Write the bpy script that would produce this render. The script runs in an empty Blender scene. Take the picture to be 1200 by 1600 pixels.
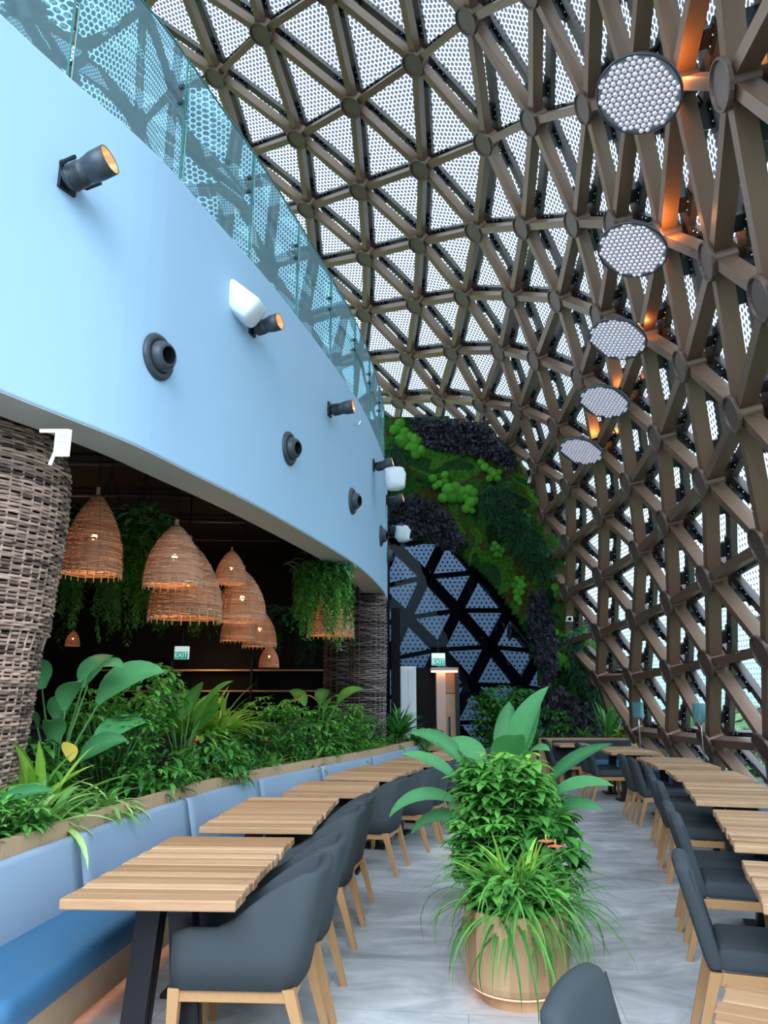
import bpy, bmesh, math, random
from mathutils import Vector, Matrix
PI = math.pi
SC = bpy.context.scene
COL = SC.collection
# ------------------------------------------------------------------ camera, sky, exposure
PITCH = math.atan(289 / 1200.0)
EYE = 1.6
cam_data = bpy.data.cameras.new('camera')
cam_data.sensor_fit = 'VERTICAL'; cam_data.sensor_height = 36.0; cam_data.lens = 27.0
cam_data.clip_start = 0.05; cam_data.clip_end = 400
cam = bpy.data.objects.new('camera', cam_data); COL.objects.link(cam)
cam.location = (0, 0, EYE); cam.rotation_euler = (PI / 2 + PITCH, 0, 0)
SC.camera = cam

SKY_STRENGTH = 2.9
ADDED_SKY_GLOW = 1.7
EXPOSURE = 0.70
world = bpy.data.worlds.new('overcast_sky'); SC.world = world; world.use_nodes = True
wn = world.node_tree.nodes; wl = world.node_tree.links; wn.clear()
w_out = wn.new('ShaderNodeOutputWorld'); w_bg = wn.new('ShaderNodeBackground')
w_tc = wn.new('ShaderNodeTexCoord'); w_sep = wn.new('ShaderNodeSeparateXYZ'); w_ramp = wn.new('ShaderNodeValToRGB')
wl.new(w_tc.outputs['Generated'], w_sep.inputs[0]); wl.new(w_sep.outputs['Z'], w_ramp.inputs[0])
w_ramp.color_ramp.elements[0].position = 0.0; w_ramp.color_ramp.elements[0].color = (0.22, 0.32, 0.36, 1)
w_ramp.color_ramp.elements[1].position = 0.6; w_ramp.color_ramp.elements[1].color = (0.76, 0.86, 1.0, 1)
w_e = w_ramp.color_ramp.elements.new(0.18); w_e.color = (0.45, 0.58, 0.66, 1)
# added glow in the unseen sky behind the camera, brightens the hall
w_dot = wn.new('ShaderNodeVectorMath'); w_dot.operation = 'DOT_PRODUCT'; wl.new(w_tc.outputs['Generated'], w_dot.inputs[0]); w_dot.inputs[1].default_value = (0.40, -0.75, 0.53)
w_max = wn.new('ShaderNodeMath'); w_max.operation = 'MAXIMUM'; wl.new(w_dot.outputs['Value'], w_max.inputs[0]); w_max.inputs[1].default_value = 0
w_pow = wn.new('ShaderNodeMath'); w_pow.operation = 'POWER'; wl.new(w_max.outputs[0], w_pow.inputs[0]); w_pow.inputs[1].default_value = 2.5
w_mul = wn.new('ShaderNodeMath'); w_mul.operation = 'MULTIPLY_ADD'; wl.new(w_pow.outputs[0], w_mul.inputs[0]); w_mul.inputs[1].default_value = ADDED_SKY_GLOW; w_mul.inputs[2].default_value = 1.0
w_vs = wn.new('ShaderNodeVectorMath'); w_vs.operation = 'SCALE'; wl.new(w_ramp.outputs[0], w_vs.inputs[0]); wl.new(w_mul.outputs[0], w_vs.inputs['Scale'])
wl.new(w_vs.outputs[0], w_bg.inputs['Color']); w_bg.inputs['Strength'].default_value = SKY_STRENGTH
wl.new(w_bg.outputs[0], w_out.inputs[0])
vs = SC.view_settings
SC.display_settings.display_device = 'sRGB'
vs.view_transform = 'Standard'; vs.look = 'None'; vs.gamma = 1.0; vs.use_curve_mapping = False
vs.exposure = EXPOSURE
cy = SC.cycles
cy.max_bounces = 7; cy.diffuse_bounces = 4; cy.glossy_bounces = 3; cy.transmission_bounces = 4
cy.transparent_max_bounces = 24; cy.caustics_reflective = False; cy.caustics_refractive = False
cy.use_denoising = True; cy.sample_clamp_indirect = 6.0
try: cy.denoiser = 'OPENIMAGEDENOISE'
except Exception: pass

# ------------------------------------------------------------------ helpers
def ray(px, py):
    a = (px - 600) / 1200.0; b = (800 - py) / 1200.0
    return Vector((a, math.cos(PITCH) - b * math.sin(PITCH), math.sin(PITCH) + b * math.cos(PITCH)))
def at(px, py, Y):                      # the point at distance Y into the room seen at that place of the photo
    d = ray(px, py); return Vector((0, 0, EYE)) + d * (Y / d.y)

def tag(o, label=None, cat=None, group=None, kind=None):
    if label: o['label'] = label
    if cat: o['category'] = cat
    if group: o['group'] = group
    if kind: o['kind'] = kind
    return o
def empty(name, loc=(0, 0, 0), rz=0.0, label=None, cat=None, group=None):
    o = bpy.data.objects.new(name, None); COL.objects.link(o)
    o.location = loc; o.rotation_euler = (0, 0, rz); o.empty_display_size = 0.1
    return tag(o, label, cat, group)
def kids(o): return KIDS.get(o.name, [])
KIDS = {}
def parent(ch, p):
    ch.parent = p; KIDS.setdefault(p.name, []).append(ch)
def copy_tree(o, par=None):
    c = o.copy(); COL.objects.link(c)
    if par is not None: parent(c, par)
    for ch in list(kids(o)): copy_tree(ch, c)
    return c

class MB:
    def __init__(s): s.v = []; s.f = []; s.t = []; s.uv = None
    def add(s, vs, fs, tone=0.5):
        n = len(s.v); s.v.extend([tuple(p) for p in vs]); s.f.extend([tuple(i + n for i in q) for q in fs])
        if isinstance(tone, (list, tuple)): s.t.extend(tone)
        else: s.t.extend([tone] * len(vs))
    def box(s, lo, hi, tone=0.5, M=None):
        x0, y0, z0 = lo; x1, y1, z1 = hi
        P = [(x0, y0, z0), (x1, y0, z0), (x1, y1, z0), (x0, y1, z0), (x0, y0, z1), (x1, y0, z1), (x1, y1, z1), (x0, y1, z1)]
        if M is not None: P = [M @ Vector(p) for p in P]
        s.add(P, BOXF, tone)
    def hexa(s, P, tone=0.5): s.add(P, BOXF, tone)
    def rbox(s, c, h, r, tone=0.5, fn=None, M=None, nx=1):
        r = min(r, min(h) * 0.98)
        ax = []
        for k in range(3):
            H = h[k]; mids = [(-1 + 2 * i / nx) * (H - r) for i in range(1, nx)]
            ax.append([-H, -(H - r * .35), -(H - r)] + mids + [(H - r), (H - r * .35), H])
        idx = {}; V = []; F = []
        n = [len(a) for a in ax]
        def vid(i, j, k):
            key = (i, j, k)
            if key not in idx:
                p = Vector((ax[0][i], ax[1][j], ax[2][k]))
                q = Vector([max(-(h[m] - r), min(h[m] - r, p[m])) for m in range(3)])
                d = p - q
                if d.length > 1e-9: p = q + d.normalized() * r
                p = p + Vector(c)
                if fn: p = fn(p)
                if M is not None: p = M @ p
                idx[key] = len(V); V.append(p)
            return idx[key]
        for d in range(3):
            a, b = (d + 1) % 3, (d + 2) % 3
            for side in (0, n[d] - 1):
                for i in range(n[a] - 1):
                    for j in range(n[b] - 1):
                        q = []
                        for (ii, jj) in ((i, j), (i + 1, j), (i + 1, j + 1), (i, j + 1)):
                            k = [0, 0, 0]; k[d] = side; k[a] = ii; k[b] = jj; q.append(vid(*k))
                        F.append(q if side else q[::-1])
        s.add(V, F, tone)
    def tube(s, pts, rad, n=6, tone=0.5, closed=False, cap=True):
        pts = [Vector(p) for p in pts]; m = len(pts)
        if not isinstance(rad, (list, tuple)): rad = [rad] * m
        V = []; prev = None
        for i, p in enumerate(pts):
            if closed: d = pts[(i + 1) % m] - pts[i - 1]
            else: d = pts[min(i + 1, m - 1)] - pts[max(i - 1, 0)]
            if d.length < 1e-9: d = Vector((0, 0, 1))
            d.normalize()
            if prev is None: u = d.orthogonal().normalized()
            else:
                u = prev - d * prev.dot(d)
                u = u.normalized() if u.length > 1e-6 else d.orthogonal().normalized()
            prev = u; w = d.cross(u)
            for k in range(n):
                a = 2 * PI * k / n; V.append(p + (u * math.cos(a) + w * math.sin(a)) * rad[i])
        F = []
        for i in range(m if closed else m - 1):
            j = (i + 1) % m
            for k in range(n):
                l = (k + 1) % n; F.append((i * n + k, i * n + l, j * n + l, j * n + k))
        if cap and not closed: F.append(tuple(range(n))[::-1]); F.append(tuple(range((m - 1) * n, m * n)))
        s.add(V, F, tone)
    def lathe(s, prof, n=24, tone=0.5, M=None, cap=False):   # prof: (r, z)
        V = []; F = []; m = len(prof)
        for (r, z) in prof:
            for k in range(n):
                a = 2 * PI * k / n; p = Vector((r * math.cos(a), r * math.sin(a), z)); V.append(M @ p if M is not None else p)
        for i in range(m - 1):
            for k in range(n):
                l = (k + 1) % n; F.append((i * n + k, i * n + l, (i + 1) * n + l, (i + 1) * n + k))
        if cap: F.append(tuple(range(n))[::-1]); F.append(tuple(range((m - 1) * n, m * n)))
        s.add(V, F, tone)
    def sphere(s, c, r, n=8, m=6, tone=0.5, sc=(1, 1, 1)):
        V = []; F = []
        for i in range(m + 1):
            th = PI * i / m
            for k in range(n):
                a = 2 * PI * k / n
                V.append((c[0] + sc[0] * r * math.sin(th) * math.cos(a), c[1] + sc[1] * r * math.sin(th) * math.sin(a), c[2] + sc[2] * r * math.cos(th)))
        for i in range(m):
            for k in range(n):
                l = (k + 1) % n; F.append((i * n + k, (i + 1) * n + k, (i + 1) * n + l, i * n + l))
        s.add(V, F, tone)
    def build(s, name, mat, par=None, smooth=False, label=None):
        me = bpy.data.meshes.new(name); me.from_pydata(s.v, [], s.f); me.materials.append(mat)
        if smooth: me.polygons.foreach_set('use_smooth', [True] * len(me.polygons))
        at_ = me.attributes.new('tone', 'FLOAT', 'POINT'); at_.data.foreach_set('value', s.t)
        me.update()
        o = bpy.data.objects.new(name, me); COL.objects.link(o)
        if par is not None: parent(o, par)
        if label: o['label'] = label
        return o
BOXF = [(0, 3, 2, 1), (4, 5, 6, 7), (0, 1, 5, 4), (1, 2, 6, 5), (2, 3, 7, 6), (3, 0, 4, 7)]

def catmull(P, n):
    P = [Vector(p) for p in P]; out = []
    for i in range(len(P) - 1):
        a = P[max(i - 1, 0)]; b = P[i]; c = P[i + 1]; d = P[min(i + 2, len(P) - 1)]
        for k in range(n):
            t = k / n
            out.append(0.5 * ((2 * b) + (c - a) * t + (2 * a - 5 * b + 4 * c - d) * t * t + (3 * b - a - 3 * c + d) * t ** 3))
    out.append(P[-1]); return out
class Path:                              # a plan curve walked by its length; the normal points to the right of travel
    def __init__(s, P, n=10):
        s.p = catmull([Vector((x, y, 0)) for x, y in P], n); s.d = [0]
        for a, b in zip(s.p, s.p[1:]): s.d.append(s.d[-1] + (b - a).length)
        s.L = s.d[-1]
    def get(s, t, off=0.0):
        t = max(0, min(s.L - 1e-6, t)); i = 0
        while i < len(s.d) - 2 and s.d[i + 1] < t: i += 1
        u = (t - s.d[i]) / (s.d[i + 1] - s.d[i])
        def tan(j):
            j0 = max(j - 1, 0); j1 = min(j + 1, len(s.p) - 1); return (s.p[j1] - s.p[j0]).normalized()
        tn = (tan(i) * (1 - u) + tan(i + 1) * u).normalized()
        nrm = Vector((tn.y, -tn.x, 0))
        return s.p[i].lerp(s.p[i + 1], u) + nrm * off, tn, nrm
    def t_at_y(s, y):
        for i in range(len(s.p) - 1):
            if s.p[i].y <= y <= s.p[i + 1].y: return s.d[i] + (s.d[i + 1] - s.d[i]) * (y - s.p[i].y) / max(1e-6, s.p[i + 1].y - s.p[i].y)
        return 0 if y < s.p[0].y else s.L
def sweep(mb, path, prof, t0, t1, step=0.2, closed=True, tone=0.5):   # prof: (offset, z)
    n = max(1, int(round((t1 - t0) / step))); m = len(prof); V = []; F = []
    for i in range(n + 1):
        t = t0 + (t1 - t0) * i / n
        for (o, z) in prof:
            p = path.get(t, o)[0]; V.append((p.x, p.y, z))
    for i in range(n):
        for k in range(m if closed else m - 1):
            l = (k + 1) % m; F.append((i * m + k, i * m + l, (i + 1) * m + l, (i + 1) * m + k))
    if closed: F.append(tuple(range(m))[::-1]); F.append(tuple(range(n * m, n * m + m)))
    mb.add(V, F, tone)
def rounded(prof, r, k=3):               # rounds the corners of a closed (offset, z) outline
    out = []; n = len(prof)
    for i in range(n):
        a = Vector(prof[i - 1]); b = Vector(prof[i]); c = Vector(prof[(i + 1) % n])
        ra = min(r, (a - b).length * .45); rc = min(r, (c - b).length * .45)
        p = b + (a - b).normalized() * ra; q = b + (c - b).normalized() * rc
        for j in range(k + 1):
            t = j / k; w = p * (1 - t) ** 2 + b * 2 * t * (1 - t) + q * t * t; out.append((w.x, w.y))
    return out

# ------------------------------------------------------------------ materials
def new_mat(name):
    m = bpy.data.materials.new(name); m.use_nodes = True; nt = m.node_tree; nt.nodes.clear()
    out = nt.nodes.new('ShaderNodeOutputMaterial'); return m, nt, out
def N(nt, t, **kw):
    n = nt.nodes.new(t)
    for k, v in kw.items(): setattr(n, k, v)
    return n
def pbr(name, col, rough=0.6, metal=0.0, noise=0.0, scale=8.0, stretch=(1, 1, 1), tone=0.0, bump=0.0, bscale=60.0, spec=0.5, emit=None, trans=0.0, col2=None):
    m, nt, out = new_mat(name); L = nt.links
    b = N(nt, 'ShaderNodeBsdfPrincipled'); b.inputs['Roughness'].default_value = rough; b.inputs['Metallic'].default_value = metal
    b.inputs['Specular IOR Level'].default_value = spec
    c2 = col2 if col2 else tuple(min(1, x * 1.6) for x in col)
    c1 = col if col2 else tuple(x * (1 - .5 * max(noise, tone)) for x in col)
    mix = N(nt, 'ShaderNodeMix', data_type='RGBA'); mix.inputs[6].default_value = (*c1, 1); mix.inputs[7].default_value = (*c2, 1)
    tc = N(nt, 'ShaderNodeTexCoord'); mp = N(nt, 'ShaderNodeMapping'); mp.inputs['Scale'].default_value = stretch
    L.new(tc.outputs['Object'], mp.inputs[0])
    nz = N(nt, 'ShaderNodeTexNoise'); nz.inputs['Scale'].default_value = scale; nz.inputs['Detail'].default_value = 5
    L.new(mp.outputs[0], nz.inputs['Vector'])
    at_ = N(nt, 'ShaderNodeAttribute', attribute_name='tone')
    a = N(nt, 'ShaderNodeMath', operation='MULTIPLY_ADD'); L.new(nz.outputs['Fac'], a.inputs[0]); a.inputs[1].default_value = noise; a.inputs[2].default_value = 0.5 - noise * .5 - tone * .5
    c = N(nt, 'ShaderNodeMath', operation='MULTIPLY_ADD', use_clamp=True); L.new(at_.outputs['Fac'], c.inputs[0]); c.inputs[1].default_value = tone; L.new(a.outputs[0], c.inputs[2])
    L.new(c.outputs[0], mix.inputs[0]); L.new(mix.outputs[2], b.inputs['Base Color'])
    if bump:
        n2 = N(nt, 'ShaderNodeTexNoise'); n2.inputs['Scale'].default_value = bscale; L.new(mp.outputs[0], n2.inputs['Vector'])
        bp = N(nt, 'ShaderNodeBump'); bp.inputs['Strength'].default_value = bump; bp.inputs['Distance'].default_value = 0.01
        L.new(n2.outputs['Fac'], bp.inputs['Height']); L.new(bp.outputs[0], b.inputs['Normal'])
    if emit:
        b.inputs['Emission Color'].default_value = (*emit[0], 1); b.inputs['Emission Strength'].default_value = emit[1]
    if trans:
        tr = N(nt, 'ShaderNodeBsdfTranslucent'); L.new(mix.outputs[2], tr.inputs[0]); ms = N(nt, 'ShaderNodeMixShader'); ms.inputs[0].default_value = trans
        L.new(b.outputs[0], ms.inputs[1]); L.new(tr.outputs[0], ms.inputs[2]); L.new(ms.outputs[0], out.inputs[0])
    else: L.new(b.outputs[0], out.inputs[0])
    return m

M = {}
M['bronze'] = pbr('bronze_steel', (0.150, 0.088, 0.056), 0.42, 0.3, noise=.35, scale=1.5)
M['disc'] = pbr('bronze_cap', (0.095, 0.062, 0.048), 0.5, 0.3, noise=.3, scale=3)
M['mullion'] = pbr('dark_mullion', (0.075, 0.055, 0.05), 0.45, 0.3, noise=.3, scale=2)
M['bolt'] = pbr('bolt_steel', (0.5, 0.52, 0.55), 0.25, 0.9)
M['navy'] = pbr('reflected_navy', (0.012, 0.02, 0.05), 0.5, 0.2, noise=.3)
M['white_wall'] = pbr('drum_plaster', (0.40, 0.60, 0.80), 0.75, noise=.06, scale=.7, col2=(0.43, 0.63, 0.83))
M['soffit'] = pbr('soffit_grey', (0.40, 0.40, 0.38), 0.7, noise=.1)
M['black'] = pbr('matt_black', (0.006, 0.006, 0.007), 0.7, spec=.2)
M['black_steel'] = pbr('black_steel', (0.012, 0.012, 0.015), 0.4, 0.3)
M['dark_grey'] = pbr('dark_grey_metal', (0.045, 0.055, 0.065), 0.45, 0.3)
M['copper'] = pbr('copper_reflector', (0.75, 0.36, 0.18), 0.3, 0.8, emit=((1.0, .45, .2), .25))
M['plastic'] = pbr('white_plastic', (0.72, 0.78, 0.84), 0.35)
M['fabric'] = pbr('charcoal_fabric', (0.046, 0.056, 0.062), 0.85, noise=.35, scale=350, bump=.15, bscale=500, spec=.25)
M['fabric_blue'] = pbr('blue_grey_vinyl', (0.24, 0.31, 0.40), 0.6, noise=.2, scale=60, bump=.05, spec=.35)
M['fabric_seat'] = pbr('blue_seat_vinyl', (0.035, 0.12, 0.22), 0.5, noise=.2, scale=40, spec=.4)
M['wood'] = pbr('teak_leg', (0.42, 0.21, 0.08), 0.5, noise=.5, scale=6, stretch=(6, 6, .6), col2=(0.60, 0.34, 0.15))
M['table_wood'] = pbr('reclaimed_teak_top', (0.36, 0.18, 0.08), 0.5, noise=.55, scale=7, stretch=(.6, 9, 9), tone=.75, col2=(0.78, 0.49, 0.275), bump=.2, bscale=40)
M['lip_wood'] = pbr('pale_teak_lip', (0.36, 0.20, 0.10), 0.5, noise=.6, scale=5, stretch=(3, 12, 1), col2=(0.78, 0.53, 0.33))
M['plank_wood'] = pbr('planter_planks', (0.34, 0.18, 0.08), 0.45, noise=.4, scale=4, stretch=(4, 4, .5), tone=.7, col2=(0.72, 0.46, 0.25))
M['wicker'] = pbr('grey_brown_wicker', (0.055, 0.032, 0.026), 0.75, noise=.25, scale=30, tone=1.0, col2=(0.66, 0.44, 0.34))
M['wicker_dark'] = pbr('dark_wicker', (0.030, 0.022, 0.024), 0.75, noise=.25, scale=30, tone=1.0, col2=(0.34, 0.26, 0.24))
M['wicker_core'] = pbr('wicker_backing', (0.02, 0.014, 0.012), 0.9)
M['lamp_wicker'] = pbr('tan_wicker', (0.40, 0.23, 0.14), 0.7, noise=.25, scale=30, tone=.8, col2=(0.92, 0.66, 0.48), trans=.25)
M['bulb'] = pbr('warm_bulb', (1, .7, .4), .4, emit=((1.0, .48, .18), 14))
M['led'] = pbr('warm_led_strip', (1, .7, .5), .4, emit=((1.0, .52, .30), 5))
M['soil'] = pbr('potting_soil', (0.03, 0.02, 0.014), .95, noise=.5, scale=40, bump=.4)
LEAF = {}
def leaf_mat(k, c1, c2, rough=.42, tr=.3): LEAF[k] = pbr('leaf_' + k, c1, rough, noise=.3, scale=14, tone=.9, col2=c2, trans=tr, spec=.45)
leaf_mat('deep', (0.016, 0.10, 0.022), (0.13, 0.44, 0.07))
leaf_mat('mid', (0.03, 0.16, 0.03), (0.22, 0.60, 0.11))
leaf_mat('lime', (0.10, 0.32, 0.03), (0.52, 0.85, 0.14))
leaf_mat('variegated', (0.05, 0.28, 0.03), (0.70, 0.95, 0.35))
leaf_mat('blue', (0.02, 0.13, 0.045), (0.14, 0.46, 0.17))
leaf_mat('black', (0.008, 0.009, 0.014), (0.035, 0.035, 0.05), tr=.05)
leaf_mat('fern', (0.03, 0.15, 0.02), (0.20, 0.52, 0.10))
leaf_mat('tree', (0.04, 0.10, 0.03), (0.16, 0.30, 0.10))
leaf_mat('yellow', (0.55, 0.38, 0.03), (0.90, 0.68, 0.12))
leaf_mat('darkfern', (0.008, 0.035, 0.012), (0.035, 0.13, 0.05))
M['stem'] = pbr('green_stem', (0.06, 0.16, 0.04), .6)
M['cane'] = pbr('pale_cane', (0.40, 0.34, 0.25), .8, noise=.5, scale=30)
M['red'] = pbr('red_bract', (0.72, 0.02, 0.02), .3)
M['coral'] = pbr('coral_bract', (0.85, 0.16, 0.12), .35)

def glass_mat(name, tint, gloss_add, rough=0.0, fk=1.0, gcol=(.85, .95, 1), veil=None):
    m, nt, out = new_mat(name); L = nt.links
    tr = N(nt, 'ShaderNodeBsdfTransparent'); tr.inputs[0].default_value = (*tint, 1)
    gl = N(nt, 'ShaderNodeBsdfGlossy'); gl.inputs['Roughness'].default_value = rough; gl.inputs[0].default_value = (*gcol, 1)
    fr = N(nt, 'ShaderNodeFresnel'); fr.inputs[0].default_value = 1.5
    ad = N(nt, 'ShaderNodeMath', operation='ADD', use_clamp=True); ad.inputs[1].default_value = gloss_add
    fm = N(nt, 'ShaderNodeMath', operation='MULTIPLY'); fm.inputs[1].default_value = fk; L.new(fr.outputs[0], fm.inputs[0]); L.new(fm.outputs[0], ad.inputs[0]); ms = N(nt, 'ShaderNodeMixShader'); L.new(ad.outputs[0], ms.inputs[0])
    L.new(tr.outputs[0], ms.inputs[1]); L.new(gl.outputs[0], ms.inputs[2])
    if veil:                            # painted haze of reflected light that lightens the view behind the glass
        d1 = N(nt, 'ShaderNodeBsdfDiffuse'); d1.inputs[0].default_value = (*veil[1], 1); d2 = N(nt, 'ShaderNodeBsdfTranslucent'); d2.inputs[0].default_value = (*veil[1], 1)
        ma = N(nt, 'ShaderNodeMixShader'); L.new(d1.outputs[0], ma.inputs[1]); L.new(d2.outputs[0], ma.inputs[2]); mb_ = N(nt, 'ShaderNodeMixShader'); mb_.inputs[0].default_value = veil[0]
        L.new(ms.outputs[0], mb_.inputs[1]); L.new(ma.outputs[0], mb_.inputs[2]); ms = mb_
    L.new(ms.outputs[0], out.inputs[0]); return m
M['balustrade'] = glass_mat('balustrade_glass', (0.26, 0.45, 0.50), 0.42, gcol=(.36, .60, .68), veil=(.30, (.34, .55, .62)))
M['dark_glass'] = glass_mat('dark_tinted_glass', (0.32, 0.36, 0.42), 0.0, 0.0, .12)
M['edge_glass'] = pbr('green_glass_edge', (0.02, 0.16, 0.15), .2)

def frit(name, tint, dot, spacing=0.080, full=True, rad=.33):
    # dots printed on clear glass; hexagonal rows from two square lattices; dots shrink towards the foot of the wall
    m, nt, out = new_mat(name); L = nt.links
    uv = N(nt, 'ShaderNodeUVMap', uv_map='frit'); sx = N(nt, 'ShaderNodeSeparateXYZ'); L.new(uv.outputs[0], sx.inputs[0])
    def math_(op, a, b=None, c=None):
        n = N(nt, 'ShaderNodeMath', operation=op)
        for i, q in enumerate((a, b, c)):
            if q is None: continue
            if isinstance(q, (int, float)): n.inputs[i].default_value = q
            else: L.new(q, n.inputs[i])
        return n.outputs[0]
    def lattice(ox, oy):
        fx = math_('SUBTRACT', math_('FRACT', math_('ADD', math_('DIVIDE', sx.outputs[0], spacing), ox)), .5)
        fy = math_('SUBTRACT', math_('FRACT', math_('ADD', math_('DIVIDE', sx.outputs[1], spacing * 1.732), oy)), .5)
        fy = math_('MULTIPLY', fy, 1.732)
        return math_('SQRT', math_('ADD', math_('MULTIPLY', fx, fx), math_('MULTIPLY', fy, fy)))
    d = math_('MINIMUM', lattice(0, 0), lattice(.5, .5))
    if full:
        ge = N(nt, 'ShaderNodeNewGeometry'); sp = N(nt, 'ShaderNodeSeparateXYZ'); L.new(ge.outputs['Position'], sp.inputs[0])
        mr = N(nt, 'ShaderNodeMapRange'); L.new(sp.outputs[2], mr.inputs[0])
        for i, v in ((1, 1.4), (2, 6.5), (3, .13), (4, .40)): mr.inputs[i].default_value = v
        rad = mr.outputs[0]
    mask = math_('LESS_THAN', d, rad)
    tr = N(nt, 'ShaderNodeBsdfTransparent'); tr.inputs[0].default_value = (*tint, 1)
    gl = N(nt, 'ShaderNodeBsdfGlossy'); gl.inputs['Roughness'].default_value = .02; gl.inputs[0].default_value = (1, 1, 1, 1)
    ms0 = N(nt, 'ShaderNodeMixShader'); ms0.inputs[0].default_value = .05
    L.new(tr.outputs[0], ms0.inputs[1]); L.new(gl.outputs[0], ms0.inputs[2])
    df = N(nt, 'ShaderNodeBsdfDiffuse'); df.inputs[0].default_value = (*dot, 1)
    tl = N(nt, 'ShaderNodeBsdfTranslucent'); tl.inputs[0].default_value = (*dot, 1)
    ms1 = N(nt, 'ShaderNodeMixShader'); ms1.inputs[0].default_value = .5; L.new(df.outputs[0], ms1.inputs[1]); L.new(tl.outputs[0], ms1.inputs[2])
    ms = N(nt, 'ShaderNodeMixShader'); L.new(mask, ms.inputs[0]); L.new(ms0.outputs[0], ms.inputs[1]); L.new(ms1.outputs[0], ms.inputs[2])
    L.new(ms.outputs[0], out.inputs[0]); return m
M['frit'] = frit('fritted_glass', (0.60, 0.69, 0.72), (0.08, 0.095, 0.115))

def floor_mat():
    m, nt, out = new_mat('grey_stone_tiles'); L = nt.links
    b = N(nt, 'ShaderNodeBsdfPrincipled'); b.inputs['Roughness'].default_value = .42
    tc = N(nt, 'ShaderNodeTexCoord'); mp = N(nt, 'ShaderNodeMapping'); mp.inputs['Rotation'].default_value = (0, 0, .12); mp.inputs['Location'].default_value = (.1, .3, 0)
    L.new(tc.outputs['Object'], mp.inputs[0])
    br = N(nt, 'ShaderNodeTexBrick'); br.offset = .5; br.inputs['Scale'].default_value = 1; br.inputs['Mortar Size'].default_value = .0035
    br.inputs['Brick Width'].default_value = 1.6; br.inputs['Row Height'].default_value = .8; br.inputs['Bias'].default_value = 0
    br.inputs['Color1'].default_value = (.36, .36, .36, 1); br.inputs['Color2'].default_value = (.55, .55, .55, 1); br.inputs['Mortar'].default_value = (.1, .1, .1, 1)
    L.new(mp.outputs[0], br.inputs['Vector'])
    n1 = N(nt, 'ShaderNodeTexNoise'); n1.inputs['Scale'].default_value = 1.6; n1.inputs['Detail'].default_value = 9; n1.inputs['Roughness'].default_value = .62; n1.inputs['Distortion'].default_value = 1.4
    m2 = N(nt, 'ShaderNodeMapping'); m2.inputs['Rotation'].default_value = (0, 0, .9); m2.inputs['Scale'].default_value = (.8, 1.5, 1)
    L.new(tc.outputs['Object'], m2.inputs[0]); L.new(m2.outputs[0], n1.inputs['Vector'])
    rp = N(nt, 'ShaderNodeValToRGB'); e = rp.color_ramp.elements
    e[0].position = .30; e[0].color = (.36, .365, .37, 1); e[1].position = .72; e[1].color = (.88, .88, .88, 1)
    x = rp.color_ramp.elements.new(.5); x.color = (.58, .585, .59, 1)
    L.new(n1.outputs['Fac'], rp.inputs[0])
    mx = N(nt, 'ShaderNodeMix', data_type='RGBA', blend_type='MULTIPLY'); mx.inputs[0].default_value = .8
    L.new(rp.outputs[0], mx.inputs[6])
    sc = N(nt, 'ShaderNodeMix', data_type='RGBA', blend_type='ADD'); sc.inputs[0].default_value = 1; L.new(br.outputs['Color'], sc.inputs[6]); sc.inputs[7].default_value = (.45, .45, .45, 1)
    L.new(sc.outputs[2], mx.inputs[7]); L.new(mx.outputs[2], b.inputs['Base Color'])
    bp = N(nt, 'ShaderNodeBump'); bp.inputs['Strength'].default_value = .12; bp.inputs['Distance'].default_value = .01; L.new(n1.outputs['Fac'], bp.inputs['Height']); L.new(bp.outputs[0], b.inputs['Normal'])
    L.new(b.outputs[0], out.inputs[0]); return m
M['floor'] = floor_mat()

# ------------------------------------------------------------------ the setting
def struct(o, label=None): o['kind'] = 'structure'; return o
RNG = random.Random(7)
DRUM = Path([(-6.6, -4.6), (-4.9, -1.2), (-3.4, 1.4), (-2.62, 3.1), (-2.19, 4.1), (-1.75, 5.0), (-1.49, 5.78), (-1.13, 6.92), (-.69, 8.6), (-.33, 10.2), (-.10, 11.8), (.03, 13.1), (.06, 14.2), (-.05, 15.2), (-.4, 16.1)], 8)
f = MB(); f.box((-9.2, -5.3, -.25), (5.25, 20.6, 0)); struct(f.build('floor', M['floor']))
f = MB(); sweep(f, DRUM, rounded([(0, 3.3), (0, 5.62), (-.2, 5.62), (-.2, 3.3)], .015, 2), 0, DRUM.L, .18)
struct(f.build('wall_left', M['white_wall'], smooth=False))
f = MB(); sweep(f, DRUM, [(-.004, 3.292), (-.004, 3.299), (-.34, 3.299), (-.34, 3.292)], 0, DRUM.L, .18)
struct(f.build('trim_1', M['soffit']))
def slab(name, mat, z0, z1, off, x0=-9.2, n=70):
    f = MB(); V = []; F = []
    for i in range(n + 1):
        p = DRUM.get(DRUM.L * i / n, off)[0]
        V += [(x0, p.y, z0), (p.x, p.y, z0), (p.x, p.y, z1), (x0, p.y, z1)]
    for i in range(n):
        for k in range(4): l = (k + 1) % 4; F.append((4 * i + k, 4 * i + l, 4 * i + 4 + l, 4 * i + 4 + k))
    F += [(0, 1, 2, 3), (4 * n + 3, 4 * n + 2, 4 * n + 1, 4 * n)]
    f.add(V, F); return struct(f.build(name, mat))
slab('ceiling', M['black'], 4.5, 5.45, -.2)
f = MB(); f.box((-9.3, -5.3, 0), (-9.2, 16.2, 4.5)); struct(f.build('wall_interior', M['black']))
f = MB(); f.box((-9.2, 16.0, 0), (.12, 16.2, 4.5)); struct(f.build('wall_far', M['black']))
f = MB(); f.box((-9.2, -5.4, 0), (5.2, -5.3, 4.0)); struct(f.build('wall_back', M['soffit']))
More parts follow.
